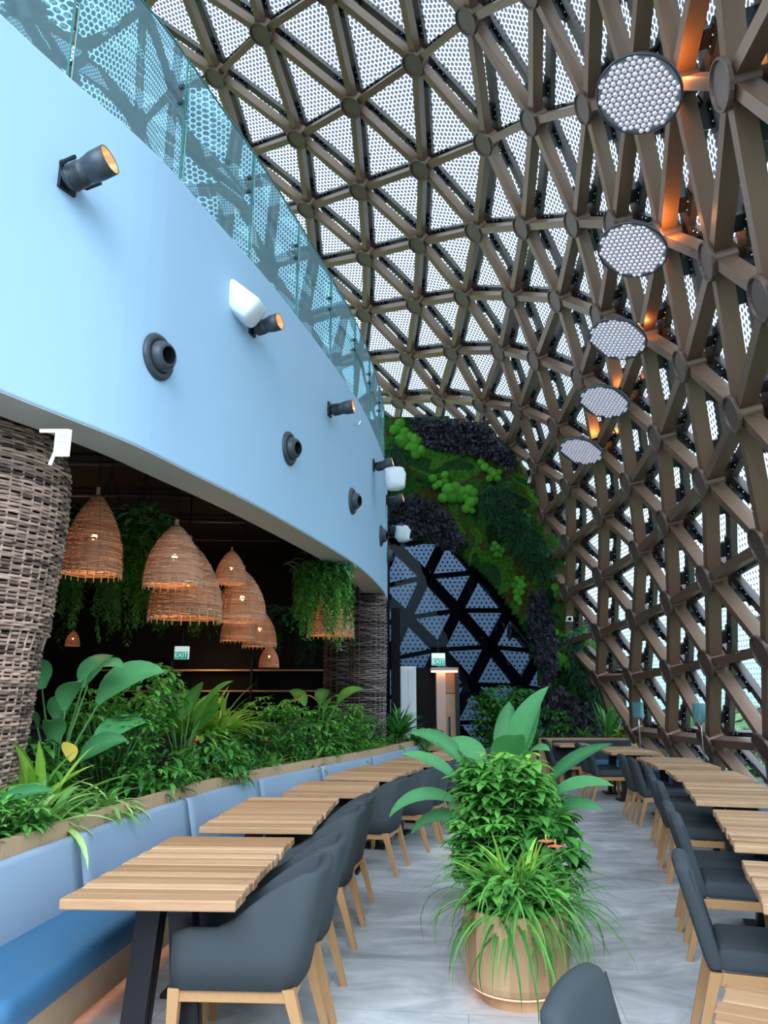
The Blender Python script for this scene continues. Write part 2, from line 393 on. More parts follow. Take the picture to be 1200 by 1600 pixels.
# dark beams and ducts under the inner ceiling
t = empty('ceiling_duct', (-5.2, 9, 4.2), 0, 'black duct with cross pipes under the dark inner ceiling', 'duct')
f = MB(); f.rbox((0, 0, 0), (.35, 5.5, .16), .03); f.build('duct_run', M['black_steel'], t)
for k in range(7):
    f = MB(); f.tube([(-2.5, -5 + k * 1.6, .22), (1.2 + .4 * k, -4.6 + k * 1.6, .22)], .03, 6); f.build('cross_pipe', M['black_steel'], t)

# ------------------------------------------------------------------ the steel gridshell
NODE_TEXT = (
"0,0,-202,1034,1208 1,0,-160,1201,1146 1,1,-56,1100,1126 1,2,44,991,1108 1,3,113,878,1072 2,1,-48,1255,1076 2,2,61,1155,1046 2,3,155,1045,1009 "
"2,4,205,933,954 2,5,249,821,879 2,6,261,709,796 2,7,261,598,710 2,8,257,495,615 3,1,-41,1408,1031 3,2,63,1311,1000 3,3,157,1207,959 "
"3,4,220,1101,897 3,5,271,987,827 3,6,290,874,749 3,7,303,764,658 3,8,308,659,565 3,9,304,566,474 4,2,62,1467,956 4,3,151,1366,918 "
"4,4,225,1261,860 4,5,280,1148,793 4,6,313,1039,707 4,7,331,929,619 4,8,341,823,531 4,9,348,726,435 5,2,51,1622,908 5,3,142,1524,876 "
"5,4,226,1419,828 5,5,274,1311,762 5,6,323,1202,679 5,7,347,1094,593 5,8,366,990,501 5,9,379,890,410 5,10,395,799,315 6,2,34,1779,862 "
"6,3,125,1686,831 6,4,207,1586,781 6,5,269,1477,728 6,6,317,1368,653 6,7,355,1261,570 6,8,377,1158,483 6,9,392,1059,398 6,10,405,969,304 "
"6,11,427,886,209 7,6,309,1537,628 7,7,348,1429,552 7,8,378,1325,470 7,9,405,1225,388 7,10,416,1136,294 7,11,432,1053,203 7,12,461,978,98 "
"8,7,334,1600,537 8,8,359,1495,455 8,9,390,1395,373 8,10,416,1303,286 8,11,437,1218,198 8,12,457,1142,95 9,9,367,1563,367 9,10,402,1470,277 "
"9,11,429,1385,192 9,12,457,1305,94 10,11,415,1549,193 10,12,451,1469,94 0,1,-90,938,1187 0,2,6,833,1160 1,4,177,771,1004 1,5,215,661,924 "
"1,6,228,550,835 1,7,234,444,732 2,0,-157,1350,1104 2,9,282,419,480 4,1,-46,1559,985 4,10,362,643,331 5,11,416,726,204 6,12,465,815,92 "
"7,4,212,1748,764 7,5,271,1644,702 8,6,323,1704,618 8,13,506,1067,-1 9,8,345,1664,443 9,13,501,1227,-2 10,10,374,1635,269 10,13,504,1387,-1 "
"11,12,462,1624,89 -1,0,-225,887,1253 -1,1,-120,786,1230 0,-1,-300,1140,1222 0,3,85,724,1111 0,4,146,615,1039 0,5,185,505,951 0,6,206,397,848 "
"1,-1,-279,1292,1177 1,8,248,354,608 3,0,-157,1498,1062 3,10,333,494,344 4,11,395,573,208 5,1,-62,1710,936 5,12,460,658,89 7,3,130,1846,808 "
"7,13,516,907,-1 8,5,295,1807,697 9,7,346,1767,523 10,9,339,1730,343 11,11,404,1709,170 11,13,519,1541,0 -2,0,-252,738,1289 -1,-1,-333,987,1270 "
"-1,2,-26,679,1195 -1,3,54,570,1138 -1,4,115,460,1060 -1,5,157,351,963 0,-2,-409,1238,1249 0,7,222,299,730 1,9,278,279,469 2,-1,-273,1439,1138 "
"2,10,324,351,338 3,11,383,428,208 4,0,-166,1644,1016 4,12,454,507,89 6,1,-80,1860,892 6,13,527,747,-1 7,2,24,1933,836 8,4,233,1908,761 "
"9,6,352,1868,611 10,8,334,1830,421 11,10,344,1797,239 -3,-1,-386,692,1340 -3,0,-281,589,1317 -2,-2,-464,942,1324 -2,-1,-358,840,1308 -2,1,-150,634,1262 "
"-2,2,-58,526,1219 -2,3,21,416,1154 -2,4,83,307,1069 -2,5,129,202,964 -1,-3,-542,1189,1315 -1,-2,-436,1089,1288 -1,6,186,249,849 -1,7,211,156,723 "
"0,-3,-520,1334,1286 0,8,244,214,597 0,9,278,137,460 1,-2,-395,1384,1214 1,10,322,208,331 2,-2,-388,1530,1179 2,11,379,283,204 3,-1,-275,1585,1097 "
"3,12,451,359,88 4,-1,-284,1729,1053 4,13,535,438,0 5,0,-182,1790,967 5,13,534,591,-1 6,0,-205,1935,920 7,1,-102,2007,851 8,3,137,2002,798 "
"9,5,329,1967,698 10,6,384,2027,603 10,7,361,1931,506 11,8,323,1991,395 11,9,307,1891,315 -4,-2,-521,648,1385 -4,-1,-416,544,1366 -4,0,-313,439,1338 "
"-3,-3,-599,896,1375 -3,-2,-492,795,1357 -3,1,-182,482,1284 -3,2,-92,373,1233 -3,3,-15,264,1161 -3,4,48,157,1069 -3,5,99,55,961 -2,-4,-676,1142,1374 "
"-2,-3,-570,1043,1345 -2,6,165,103,845 -2,7,196,13,717 -1,-4,-650,1287,1352 -1,8,239,72,589 -1,9,275,-6,455 0,-4,-628,1432,1331 0,10,322,63,326 "
"1,-3,-506,1479,1258 1,11,379,136,201 2,-3,-497,1625,1228 2,12,450,212,88 3,-2,-388,1675,1142 3,13,535,288,0 4,-2,-394,1819,1101 5,-1,-299,1872,1006 "
"-5,-3,-658,604,1427 -5,-2,-552,500,1409 -5,-1,-448,396,1386 -5,0,-347,289,1353 -4,-4,-735,852,1421 -4,-3,-628,750,1402 -4,1,-216,331,1298 -4,2,-129,222,1239 "
"-4,3,-52,115,1161 -4,4,13,10,1066 -4,5,66,-90,956 -3,-5,-811,1097,1426 -3,-4,-705,997,1397 -3,6,140,-41,840 -3,7,177,-131,713 -2,-5,-782,1242,1411 "
"-2,8,229,-71,585 -2,9,268,-151,453 -1,-5,-755,1386,1397 -1,10,320,-82,324 0,-5,-731,1531,1384 0,11,379,-11,199 1,-4,-611,1577,1310 1,12,450,63,88 "
"2,-4,-596,1723,1287 2,13,535,138,0 3,-3,-492,1770,1196 4,-3,-489,1916,1162 5,-2,-404,1963,1054 -6,-4,-797,560,1467 -6,-3,-690,457,1450 -6,-2,-584,353,1430 "
"-6,-1,-481,248,1402 -6,0,-383,141,1363 -5,-5,-873,807,1462 -5,-4,-766,706,1444 -5,1,-253,182,1306 -5,2,-166,74,1241 -5,3,-90,-32,1159 -5,4,-25,-135,1061 "
"-5,5,32,-233,952 -4,-6,-948,1053,1472 -4,-5,-842,952,1443 -4,6,112,-184,837 -4,7,154,-274,712 -3,-6,-917,1197,1462 -3,8,215,-215,584 -3,9,257,-296,454 "
"-2,-6,-886,1341,1456 -2,10,315,-229,324 -1,-6,-856,1485,1451 -1,11,377,-159,199 0,-6,-827,1630,1446 0,12,450,-86,88 1,-5,-708,1676,1371 1,13,535,-12,0 "
"2,-5,-686,1823,1356 3,-4,-583,1869,1263 -7,-5,-936,517,1503 -7,-4,-829,415,1488 -7,-3,-722,311,1471 -7,-2,-618,206,1447 -7,-1,-516,101,1415 -7,0,-419,-6,1370 "
"-6,-6,-1013,764,1498 -6,-5,-905,662,1482 -6,1,-290,34,1310 -6,2,-205,-73,1240 -6,3,-129,-177,1156 -6,4,-63,-278,1058 -6,5,-4,-376,952 -5,-6,-980,908,1484 "
"-5,6,81,-328,836 -5,7,130,-418,714 -4,8,198,-359,585 -4,9,245,-441,456 -3,10,307,-375,325 -2,11,374,-307,199 -1,12,449,-236,88 0,13,534,-163,0 "
"1,-6,-798,1776,1440 2,-6,-769,1922,1434 3,-5,-663,1970,1341 -8,-6,-1077,474,1535 -8,-5,-969,372,1524 -8,-4,-861,269,1509 -8,-3,-756,165,1489 -8,-2,-652,60,1462 "
"-8,-1,-552,-46,1425 -8,0,-457,-152,1376 -7,-6,-1045,619,1516 -7,1,-328,-112,1312 -7,2,-245,-218,1240 -7,3,-169,-321,1154 -7,4,-102,-421,1058 -2,12,446,-385,88 "
"-1,13,533,-314,1 -9,-6,-1109,330,1556 -9,-5,-1001,227,1545 -9,-4,-894,123,1529 -9,-3,-789,19,1506 -9,-2,-687,-86,1475 -9,-1,-589,-192,1434 -9,0,-495,-298,1381 "
"-8,1,-367,-258,1314 -8,2,-285,-362,1240 -10,-6,-1142,185,1578 -10,-5,-1034,82,1566 -10,-4,-928,-22,1547 -10,-3,-824,-127,1521 -10,-2,-723,-232,1487 -10,-1,-625,-338,1442 "
"-10,0,-533,-443,1387 -9,1,-406,-403,1318 -11,-6,-1174,41,1601 -11,-5,-1067,-63,1587 -11,-4,-961,-167,1565 -11,-3,-858,-272,1536 -11,-2,-758,-378,1498 -12,-6,-1206,-104,1624 "
"-12,-5,-1100,-208,1607 -12,-4,-995,-313,1583 -12,-3,-893,-418,1550 -13,-6,-1239,-249,1646 -13,-5,-1133,-353,1627 -14,-6,-1271,-393,1668 "
)

P = {}
for q in NODE_TEXT.split():
    r, c, x, y, z = map(int, q.split(',')); P[(r, c)] = Vector((x / 100, y / 100, z / 100))
EDGE_D = ((0, 1), (1, 0), (1, 1))
P = {k: p for k, p in P.items() if p.y > -2.3}
NRM = {}
for k, p in P.items():
    n = Vector((0, 0, 0)); ring = [(0, 1), (1, 1), (1, 0), (0, -1), (-1, -1), (-1, 0)]
    for a, b in zip(ring, ring[1:] + ring[:1]):
        A = P.get((k[0] + a[0], k[1] + a[1])); B = P.get((k[0] + b[0], k[1] + b[1]))
        if A and B: n += (A - p).cross(B - p)
    inside = Vector((-1.0, p.y - 1, 2.5))
    if n.length < 1e-6: n = p - inside
    n.normalize()
    if n.dot(p - inside) < 0: n = -n
    NRM[k] = n
def project(p):
    v = p - Vector((0, 0, EYE)); fwd = v.y * math.cos(PITCH) + v.z * math.sin(PITCH)
    if fwd < .2: return None
    up = -v.y * math.sin(PITCH) + v.z * math.cos(PITCH)
    return (600 + 1200 * v.x / fwd, 800 - 1200 * up / fwd, fwd)
def rank(p):            # larger = nearer and inside the view, clear of the white drum
    q = project(p)
    if q is None or not (-60 < q[0] < 1260 and -60 < q[1] < 1250): return -100 + (-(p - Vector((0, 0, EYE))).length * .1)
    pen = 0
    if q[0] < 600 and q[1] > 1.0 * q[0] * .9 + 30: pen = 30
    if p.y > 16.2: pen = 12
    return 50 - q[2] - pen
shell = empty('gridshell_roof', (4.9, 5.5, 0), 0, 'bronze steel triangular lattice shell with fritted glass that arches over the whole hall', 'roof')
SH = Vector((4.9, 5.5, 0))
def seg_box(mb, a, b, na, nb, o0, o1, hw, ia, ib, tone=.5):
    d = (b - a); L = d.length; d = d / L; a2 = a + d * ia; b2 = b - d * ib
    sa = d.cross(na).normalized(); sb = d.cross(nb).normalized()
    Pp = [a2 + na * o0 - sa * hw, a2 + na * o0 + sa * hw, b2 + nb * o0 + sb * hw, b2 + nb * o0 - sb * hw,
          a2 + na * o1 - sa * hw, a2 + na * o1 + sa * hw, b2 + nb * o1 + sb * hw, b2 + nb * o1 - sb * hw]
    mb.hexa([p - SH for p in Pp], tone)
def beam_parts(e, mbs):
    a, b = P[e[0]], P[e[1]]; na, nb = NRM[e[0]], NRM[e[1]]; d = (b - a).normalized()
    beam, mul, brk, blt = mbs; tn = RNG.random()
    seg_box(beam, a, b, na, nb, .05, .22, .046, .14, .14, tn)
    seg_box(beam, a, b, na, nb, .044, .056, .054, .16, .16, tn)          # lower flange
    seg_box(mul, a, b, na, nb, .34, .43, .060, .05, .05, tn)
    for (p, q, n) in ((a, b, na), (b, a, nb)):
        dd = (q - p).normalized(); s = dd.cross(n).normalized()
        c0 = p + dd * .28; c1 = p + dd * .48
        seg_box(brk, c0, c1, n, n, .20, .35, .020, 0, 0)
        seg_box(brk, c0 - dd * .04, c1 + dd * .04, n, n, .325, .345, .068, 0, 0)
        for t_ in (.32, .43):
            for sg in (-1, 1):
                cc = p + dd * t_ + n * .318 + s * (.045 * sg) - SH
                blt.sphere(cc, .014, 6, 4)
def hub_parts(k, mbs):
    hub, cap = mbs; n = NRM[k]; q = n.to_track_quat('Z', 'Y').to_matrix().to_4x4(); Mx = Matrix.Translation(P[k] - SH) @ q
    hub.lathe([(.16, .03), (.145, .05), (.145, .26), (.09, .28), (.06, .29), (.06, .36)], 16, .5, Mx)
    cap.lathe([(.001, .012), (.168, .012), (.176, -.010), (.192, -.010), (.198, .0), (.198, .030), (.165, .038), (.001, .038)], 20, .5, Mx)
edges = [(k, (k[0] + d[0], k[1] + d[1])) for k in P for d in EDGE_D if (k[0] + d[0], k[1] + d[1]) in P]
edges.sort(key=lambda e: -rank((P[e[0]] + P[e[1]]) / 2))
names = (('beam', 'bronze'), ('mullion', 'mullion'), ('bracket', 'black_steel'), ('bolt', 'bolt'))
for e in edges[:100]:
    mbs = [MB() for _ in range(4)]; beam_parts(e, mbs)
    bo = mbs[0].build('beam', M['bronze'], shell)
    mo = mbs[1].build('mullion', M['mullion'], bo); mbs[2].build('bracket', M['black_steel'], bo); mbs[3].build('bolt_set', M['bolt'], bo, True)
mbs = [MB() for _ in range(4)]
for e in edges[100:]: beam_parts(e, mbs)
for mb, nm, mt in zip(mbs, ('distant_beams', 'distant_mullions', 'distant_brackets', 'distant_bolt_sets'), ('bronze', 'mullion', 'black_steel', 'bolt')):
    tag(mb.build(nm, M[mt], shell, nm.endswith('sets')), kind='stuff')
hubs = sorted(P, key=lambda k: -rank(P[k]))
for k in hubs[:100]:
    mbs = [MB(), MB()]; hub_parts(k, mbs); h = mbs[0].build('hub', M['bronze'], shell, True); mbs[1].build('hub_cap', M['disc'], h)
mbs = [MB(), MB()]
for k in hubs[100:]: hub_parts(k, mbs)
tag(mbs[0].build('distant_hubs', M['bronze'], shell, True), kind='stuff'); tag(mbs[1].build('distant_hub_caps', M['disc'], shell), kind='stuff')
tris = []
for (r, c) in P:
    for t3 in (((r, c), (r, c + 1), (r + 1, c + 1)), ((r, c), (r + 1, c), (r + 1, c + 1))):
        if all(k in P for k in t3): tris.append(t3)
tris.sort(key=lambda t3: -rank((P[t3[0]] + P[t3[1]] + P[t3[2]]) / 3))
def glass_obj(name, ts, mat, par, getp, off=SH):
    V = []; F = []; U = []
    for t3 in ts:
        p = [getp(k) for k in t3]; c = (p[0] + p[1] + p[2]) / 3
        n = (p[1] - p[0]).cross(p[2] - p[0]).normalized(); ax_ = Vector((0, 1, 0)) if abs(n.y) < .9 else Vector((1, 0, 0)); ux = ax_ - n * n.dot(ax_); ux.normalize(); uy = n.cross(ux)
        i0 = len(V)
        for q in p: V.append(q - off); U.append((q.dot(ux), q.dot(uy)))
        F.append((i0, i0 + 1, i0 + 2))
    me = bpy.data.meshes.new(name); me.from_pydata([tuple(v) for v in V], [], F); me.materials.append(mat)
    uvl = me.uv_layers.new(name='frit')
    for li, lo in enumerate(me.loops): uvl.data[li].uv = U[lo.vertex_index]
    me.update(); o = bpy.data.objects.new(name, me); COL.objects.link(o); parent(o, par); return o
gp = lambda k: P[k] + NRM[k] * .44
for t3 in tris[:100]: glass_obj('glass_panel', [t3], M['frit'], shell, gp)
tag(glass_obj('distant_glass', tris[100:], M['frit'], shell, gp), kind='stuff')

# concrete kerb that carries the shell
f = MB(); kp = sorted([P[k] for k in P if k[1] == 13], key=lambda p: p.y); KP = Path([(p.x, p.y) for p in kp], 2)
sweep(f, KP, [(-.12, -.2), (.55, -.2), (.55, .06), (-.12, .06)], 0, KP.L, .5); struct(f.build('trim_2', M['soffit']))

# ------------------------------------------------------------------ glass balustrade on the drum
GB = empty('glass_balustrade', (-1.5, 5.8, 5.62), 0, 'curved frameless glass balustrade standing on top of the white drum wall', 'balustrade')
GO = Vector((-1.5, 5.8, 5.62))
t0 = DRUM.t_at_y(-1.0); tcur = t0; i = 0
while tcur < DRUM.L - 1.2:
    f = MB(); e_ = MB(); a = tcur + .008; b = tcur + 1.18
    V = []; F = []; n = 5
    for k in range(n + 1):
        p = DRUM.get(a + (b - a) * k / n, -.06)[0]; V += [Vector((p.x, p.y, 5.5)) - GO, Vector((p.x, p.y, 6.85)) - GO]
    for k in range(n): F.append((2 * k, 2 * k + 2, 2 * k + 3, 2 * k + 1))
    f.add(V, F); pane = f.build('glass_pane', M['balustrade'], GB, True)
    p, tn, nr = DRUM.get(a, -.06)
    for (tt, s0) in ((a, 1), (b, -1)):
        p, tn, nr = DRUM.get(tt, -.06); q = p + tn * .005 * s0
        e_.box((0, 0, 0), (1, 1, 1), .5, Matrix(((q.x - p.x, nr.x * .012, 0, p.x - GO.x), (q.y - p.y, nr.y * .012, 0, p.y - GO.y), (0, 0, 1.35, 5.5 - GO.z), (0, 0, 0, 1))))
    V = []; F = []
    for k in range(n + 1):
        p, tn, nr = DRUM.get(a + (b - a) * k / n, -.06)
        for o_, z_ in ((-.007, 6.85), (.007, 6.85), (.007, 6.862), (-.007, 6.862)): w = p + nr * o_; V.append(Vector((w.x, w.y, z_)) - GO)
    for k in range(n):
        for j in range(4): l = (j + 1) % 4; F.append((4 * k + j, 4 * k + l, 4 * k + 4 + l, 4 * k + 4 + j))
    e_.add(V, F); e_.build('glass_edge', M['edge_glass'], pane)
    for zz in (6.35, 6.5):
        g = MB(); p, tn, nr = DRUM.get(b - .09, -.05); m = Matrix.Translation(Vector((p.x, p.y, zz)) - GO) @ nr.to_track_quat('Z', 'Y').to_matrix().to_4x4()
        g.lathe([(.001, .03), (.022, .03), (.022, -.03), (.001, -.03)], 10, .5, m); g.build('standoff_stud', M['dark_grey'], pane)
    tcur += 1.2; i += 1
f = MB(); hp = []
for k in range(60):
    p = DRUM.get(t0 + (DRUM.L - 1 - t0) * k / 59, -.14)[0]; hp.append(Vector((p.x, p.y, 6.42)) - GO)
f.tube(hp, .022, 8); f.build('handrail', M['bolt'], GB, True)

# ------------------------------------------------------------------ end wall: living wall, dark glazing, exit portal
WY = 16.3
outer = [(560, 655), (612, 654), (640, 652), (700, 655), (745, 664), (775, 682), (795, 700), (812, 728), (840, 785), (862, 828), (880, 872), (888, 925), (905, 960), (928, 1010), (942, 1060), (958, 1110), (985, 1150), (1000, 1215)]
inner = [(862, 1215), (856, 1130), (848, 1090), (840, 1045), (826, 1000), (806, 962), (776, 922), (740, 886), (705, 862), (665, 846), (625, 838), (560, 836)]
poly = [(at(x, y, WY).x, at(x, y, WY).z) for x, y in outer + inner]
def in_poly(x, z, pl):
    c = False; n = len(pl)
    for i in range(n):
        x1, z1 = pl[i]; x2, z2 = pl[i - 1]
        if (z1 > z) != (z2 > z) and x < (x2 - x1) * (z - z1) / (z2 - z1) + x1: c = not c
    return c
def moss_mat():
    m, nt, out = new_mat('preserved_moss'); L = nt.links
    b = N(nt, 'ShaderNodeBsdfPrincipled'); b.inputs['Roughness'].default_value = .95; b.inputs['Specular IOR Level'].default_value = .15
    tc = N(nt, 'ShaderNodeTexCoord'); nz = N(nt, 'ShaderNodeTexNoise'); nz.inputs['Scale'].default_value = .9; nz.inputs['Detail'].default_value = 1.5; nz.inputs['Distortion'].default_value = .8
    L.new(tc.outputs['Object'], nz.inputs['Vector'])
    rp = N(nt, 'ShaderNodeValToRGB'); rp.color_ramp.interpolation = 'CONSTANT'
    cs = [(0, (.007, .026, .006)), (.40, (.02, .075, .008)), (.47, (.05, .045, .01)), (.52, (.035, .12, .01)), (.60, (.012, .05, .01)), (.68, (.055, .16, .01))]
    rp.color_ramp.elements[0].color = (*cs[0][1], 1); rp.color_ramp.elements[1].position = cs[1][0]; rp.color_ramp.elements[1].color = (*cs[1][1], 1)
    for p_, c_ in cs[2:]: x = rp.color_ramp.elements.new(p_); x.color = (*c_, 1)
    L.new(nz.outputs['Fac'], rp.inputs[0])
    n2 = N(nt, 'ShaderNodeTexNoise'); n2.inputs['Scale'].default_value = 22; n2.inputs['Detail'].default_value = 6; L.new(tc.outputs['Object'], n2.inputs['Vector'])
    mr = N(nt, 'ShaderNodeMapRange'); L.new(n2.outputs['Fac'], mr.inputs[0]); mr.inputs[1].default_value = .3; mr.inputs[2].default_value = .7; mr.inputs[3].default_value = .45; mr.inputs[4].default_value = 1.5
    mx = N(nt, 'ShaderNodeMix', data_type='RGBA', blend_type='MULTIPLY'); mx.inputs[0].default_value = 1; L.new(rp.outputs[0], mx.inputs[6]); L.new(mr.outputs[0], mx.inputs[7])
    L.new(mx.outputs[2], b.inputs['Base Color'])
    bp = N(nt, 'ShaderNodeBump'); bp.inputs['Strength'].default_value = .8; bp.inputs['Distance'].default_value = .04; L.new(n2.outputs['Fac'], bp.inputs['Height']); L.new(bp.outputs[0], b.inputs['Normal'])
    L.new(b.outputs[0], out.inputs[0]); return m
M['moss'] = moss_mat()
M['cushion'] = pbr('bright_cushion_moss', (0.03, 0.14, 0.012), .95, noise=.5, scale=30, tone=.7, col2=(0.10, 0.34, 0.035), bump=.6, bscale=60, spec=.1)
LW = empty('living_wall', (1.9, WY, 0), 0, 'tall living wall of green moss, ferns and dark foliage that arches around the dark glazing at the far end', 'plant wall')
LO = Vector((1.9, WY, 0))
def wall_board():
    f = MB(); st = .07; x0, x1 = min(p[0] for p in poly), max(p[0] for p in poly); z0, z1 = 0, max(p[1] for p in poly)
    nx = int((x1 - x0) / st) + 2; nz = int((z1 - z0) / st) + 2; vid = {}
    from mathutils import noise
    def v(i, j):
        if (i, j) not in vid:
            x = x0 + i * st; z = z0 + j * st; h = noise.noise(Vector((x * 1.1, z * 1.1, 0))) * .10 + noise.noise(Vector((x * 4, z * 4, 3))) * .05 + RNG.random() * .02
            vid[(i, j)] = len(f.v); f.v.append((x - LO.x, -.10 - max(-.03, h), z)); f.t.append(.5)
        return vid[(i, j)]
    cells = set()
    for i in range(nx):
        for j in range(nz):
            if in_poly(x0 + (i + .5) * st, z0 + (j + .5) * st, poly): cells.add((i, j)); f.f.append((v(i, j), v(i + 1, j), v(i + 1, j + 1), v(i, j + 1)))
    back = {}
    def bk(a):
        if a not in back: p = f.v[a]; back[a] = len(f.v); f.v.append((p[0], .12, p[2])); f.t.append(.5)
        return back[a]
    for (i, j) in cells:
        for (di, dj, a, b) in ((-1, 0, (i, j), (i, j + 1)), (1, 0, (i + 1, j + 1), (i + 1, j)), (0, -1, (i + 1, j), (i, j)), (0, 1, (i, j + 1), (i + 1, j + 1))):
            if (i + di, j + dj) not in cells: f.f.append((v(*a), v(*b), bk(v(*b)), bk(v(*a))))
        f.f.append((bk(v(i, j)), bk(v(i, j + 1)), bk(v(i + 1, j + 1)), bk(v(i + 1, j))))
    return f
wall_board().build('moss_board', M['moss'], LW, True)
def W(px, py, out=.15):
    p = at(px, py, WY - out); return p
for cl in [[(625, 663, 9), (617, 672, 9), (632, 676, 9), (640, 682, 8), (628, 690, 13), (650, 688, 11), (648, 700, 9), (658, 703, 8), (650, 711, 8), (622, 668, 7), (637, 697, 8)],
           [(676, 748, 7), (686, 756, 6), (695, 752, 6), (700, 765, 10), (712, 762, 9), (722, 768, 8), (733, 765, 8), (740, 770, 8), (692, 778, 8), (706, 778, 9), (718, 780, 7), (728, 778, 7), (735, 785, 9), (728, 795, 7), (695, 742, 6), (742, 782, 7), (680, 760, 5), (738, 798, 5), (714, 772, 6)],
           [(752, 722, 6), (758, 730, 7), (766, 735, 6), (772, 740, 7), (778, 748, 6), (765, 748, 6), (780, 738, 5)],
           [(814, 812, 7), (822, 818, 8), (828, 826, 7), (818, 800, 5), (826, 808, 5)],
           [(773, 850, 5), (778, 855, 5), (770, 858, 5), (785, 860, 5), (776, 866, 5), (782, 868, 4)],
           [(808, 905, 5), (814, 910, 5), (804, 915, 5), (811, 918, 6), (818, 915, 5), (806, 925, 5), (815, 926, 5), (808, 935, 6), (817, 903, 4), (812, 942, 4)],
           [(868, 918, 7), (870, 930, 6)], [(870, 1025, 7), (880, 1030, 8), (872, 1038, 7), (887, 1040, 6), (866, 1045, 5), (868, 988, 5)]]:
    for (x, y, r) in cl:
        p = W(x, y, .16) - LO; rr = r / 1200 * 17.3; f = MB(); f.sphere(p, rr, 14, 9, RNG.random(), (1, .75, 1)); f.build('moss_cushion', M['cushion'], LW, True)
def clump_leaf(mb, p, d, L_, w, tone):
    d = d.normalized(); s = d.cross(Vector((0, -1, .3))); s = s.normalized() if s.length > .01 else Vector((1, 0, 0))
    up = Vector((0, 0, 1)); e = p + d * L_ + Vector((0, 0, -.25 * L_)); m_ = p + d * L_ * .5
    mb.add([p, m_ - s * w, e, m_ + s * w], [(0, 1, 2, 3)], tone)
def patch(name, mat, outline, n, L_, w, spread=1.0, down=.5):
    pl = [(at(x, y, WY).x, at(x, y, WY).z) for x, y in outline]; f = MB()
    xs = [a[0] for a in pl]; zs = [a[1] for a in pl]; k = 0
    while k < n:
        x = RNG.uniform(min(xs), max(xs)); z = RNG.uniform(min(zs), max(zs))
        if not in_poly(x, z, pl): continue
        k += 1; p = Vector((x - LO.x, -.12 - RNG.random() * .14, z))
        d = Vector((RNG.uniform(-1, 1) * spread, RNG.uniform(-1.2, -.1), RNG.uniform(-1, 1) * spread - down))
        clump_leaf(f, p, d, L_ * RNG.uniform(.6, 1.2), w * RNG.uniform(.7, 1.2), RNG.random())
    return f.build(name, mat, LW)
patch('dark_foliage', LEAF['black'], [(642, 656), (700, 658), (748, 668), (778, 690), (800, 722), (800, 740), (770, 720), (740, 712), (700, 706), (665, 700), (652, 680)], 1500, .12, .04)
patch('dark_foliage', LEAF['black'], [(608, 790), (650, 778), (690, 795), (712, 820), (722, 845), (715, 860), (690, 856), (660, 840), (608, 836)], 1500, .12, .04)
patch('dark_foliage', LEAF['black'], [(828, 930), (845, 925), (855, 960), (865, 1000), (866, 1050), (848, 1075), (838, 1030), (822, 985)], 1100, .12, .04)
patch('dark_foliage', LEAF['black'], [(845, 1068), (880, 1075), (930, 1105), (985, 1130), (985, 1165), (860, 1165)], 900, .14, .045)
patch('fern_drift', LEAF['darkfern'], [(755, 765), (790, 760), (800, 790), (835, 835), (860, 870), (862, 900), (845, 905), (800, 860), (775, 830), (752, 790)], 3200, .22, .012, 1.0, .2)
patch('fern_drift', LEAF['darkfern'], [(608, 690), (622, 700), (632, 730), (625, 745), (608, 745)], 500, .2, .012, 1.0, .3)
patch('fern_drift', LEAF['darkfern'], [(890, 980), (925, 1040), (945, 1100), (920, 1100), (890, 1060), (880, 1010)], 900, .2, .012, 1.0, .3)
# small floodlights on top of the living wall, and the camera at its edge
for (x, y, lb) in ((656, 656, 'small grey floodlight on the top edge of the living wall nearer the drum'), (762, 664, 'small grey floodlight on the top edge of the living wall nearer the steel shell')):
    p = W(x, y, .1); t = empty('floodlight', p, 0, lb, 'light'); f = MB(); f.rbox((0, -.05, .05), (.14, .06, .04), .015); f.build('lamp_head', M['dark_grey'], t)
    f = MB(); f.tube([(0, .1, -.06), (0, 0, .04)], .02, 6); f.build('bracket', M['black_steel'], t)
p = W(888, 968, .28); t = empty('security_camera', p, 0, 'small white security camera on the dark right edge of the living wall', 'camera')
f = MB(); f.rbox((0, 0, 0), (.07, .12, .055), .02); f.build('housing', M['plastic'], t); f = MB(); f.lathe([(.001, 0), (.035, 0), (.035, .02)], 12, .5, Matrix.Translation((0, -.12, 0)) @ Matrix.Rotation(PI / 2, 4, 'X')); f.build('lens', M['black'], t)
f = MB(); f.tube([(0, .1, 0), (0, .25, -.05)], .02, 6); f.build('mount', M['plastic'], t)
f = MB(); f.box((4.15, WY + .02, 0), (5.0, WY + .2, 3.2)); struct(f.build('wall_end', M['black']))

# dark glazing inside the arch: tinted glass, and a lattice added behind it as the reflected shell
f = MB(); f.box((.1, WY + .22, 0), (4.2, WY + .235, 6.0)); wnd = struct(f.build('window_1', M['dark_glass']))
M['frit_reflected'] = frit('reflected_frit', (0.42, 0.48, 0.56), (0.006, 0.01, 0.02), .11, False, .2)
LATY = 17.6
lat = empty('reflected_lattice', (1.9, LATY, 0), 0, 'added navy lattice with dotted panels standing in for the reflection in the dark glazing', 'reflection stand-in')
LTO = Vector((1.9, LATY, 0))
def LP(k): x = 666 + 49.5 * k[0] - 30 * k[1]; y = 899 + 55 * k[0] + 60 * k[1]; y += .0009 * (x - 720) ** 2; return at(x, y, LATY)
lk = [(i, j) for i in range(-7, 8) for j in range(-7, 8) if 500 < 666 + 49.5 * i - 30 * j < 900 and 740 < 899 + 55 * i + 60 * j < 1230]
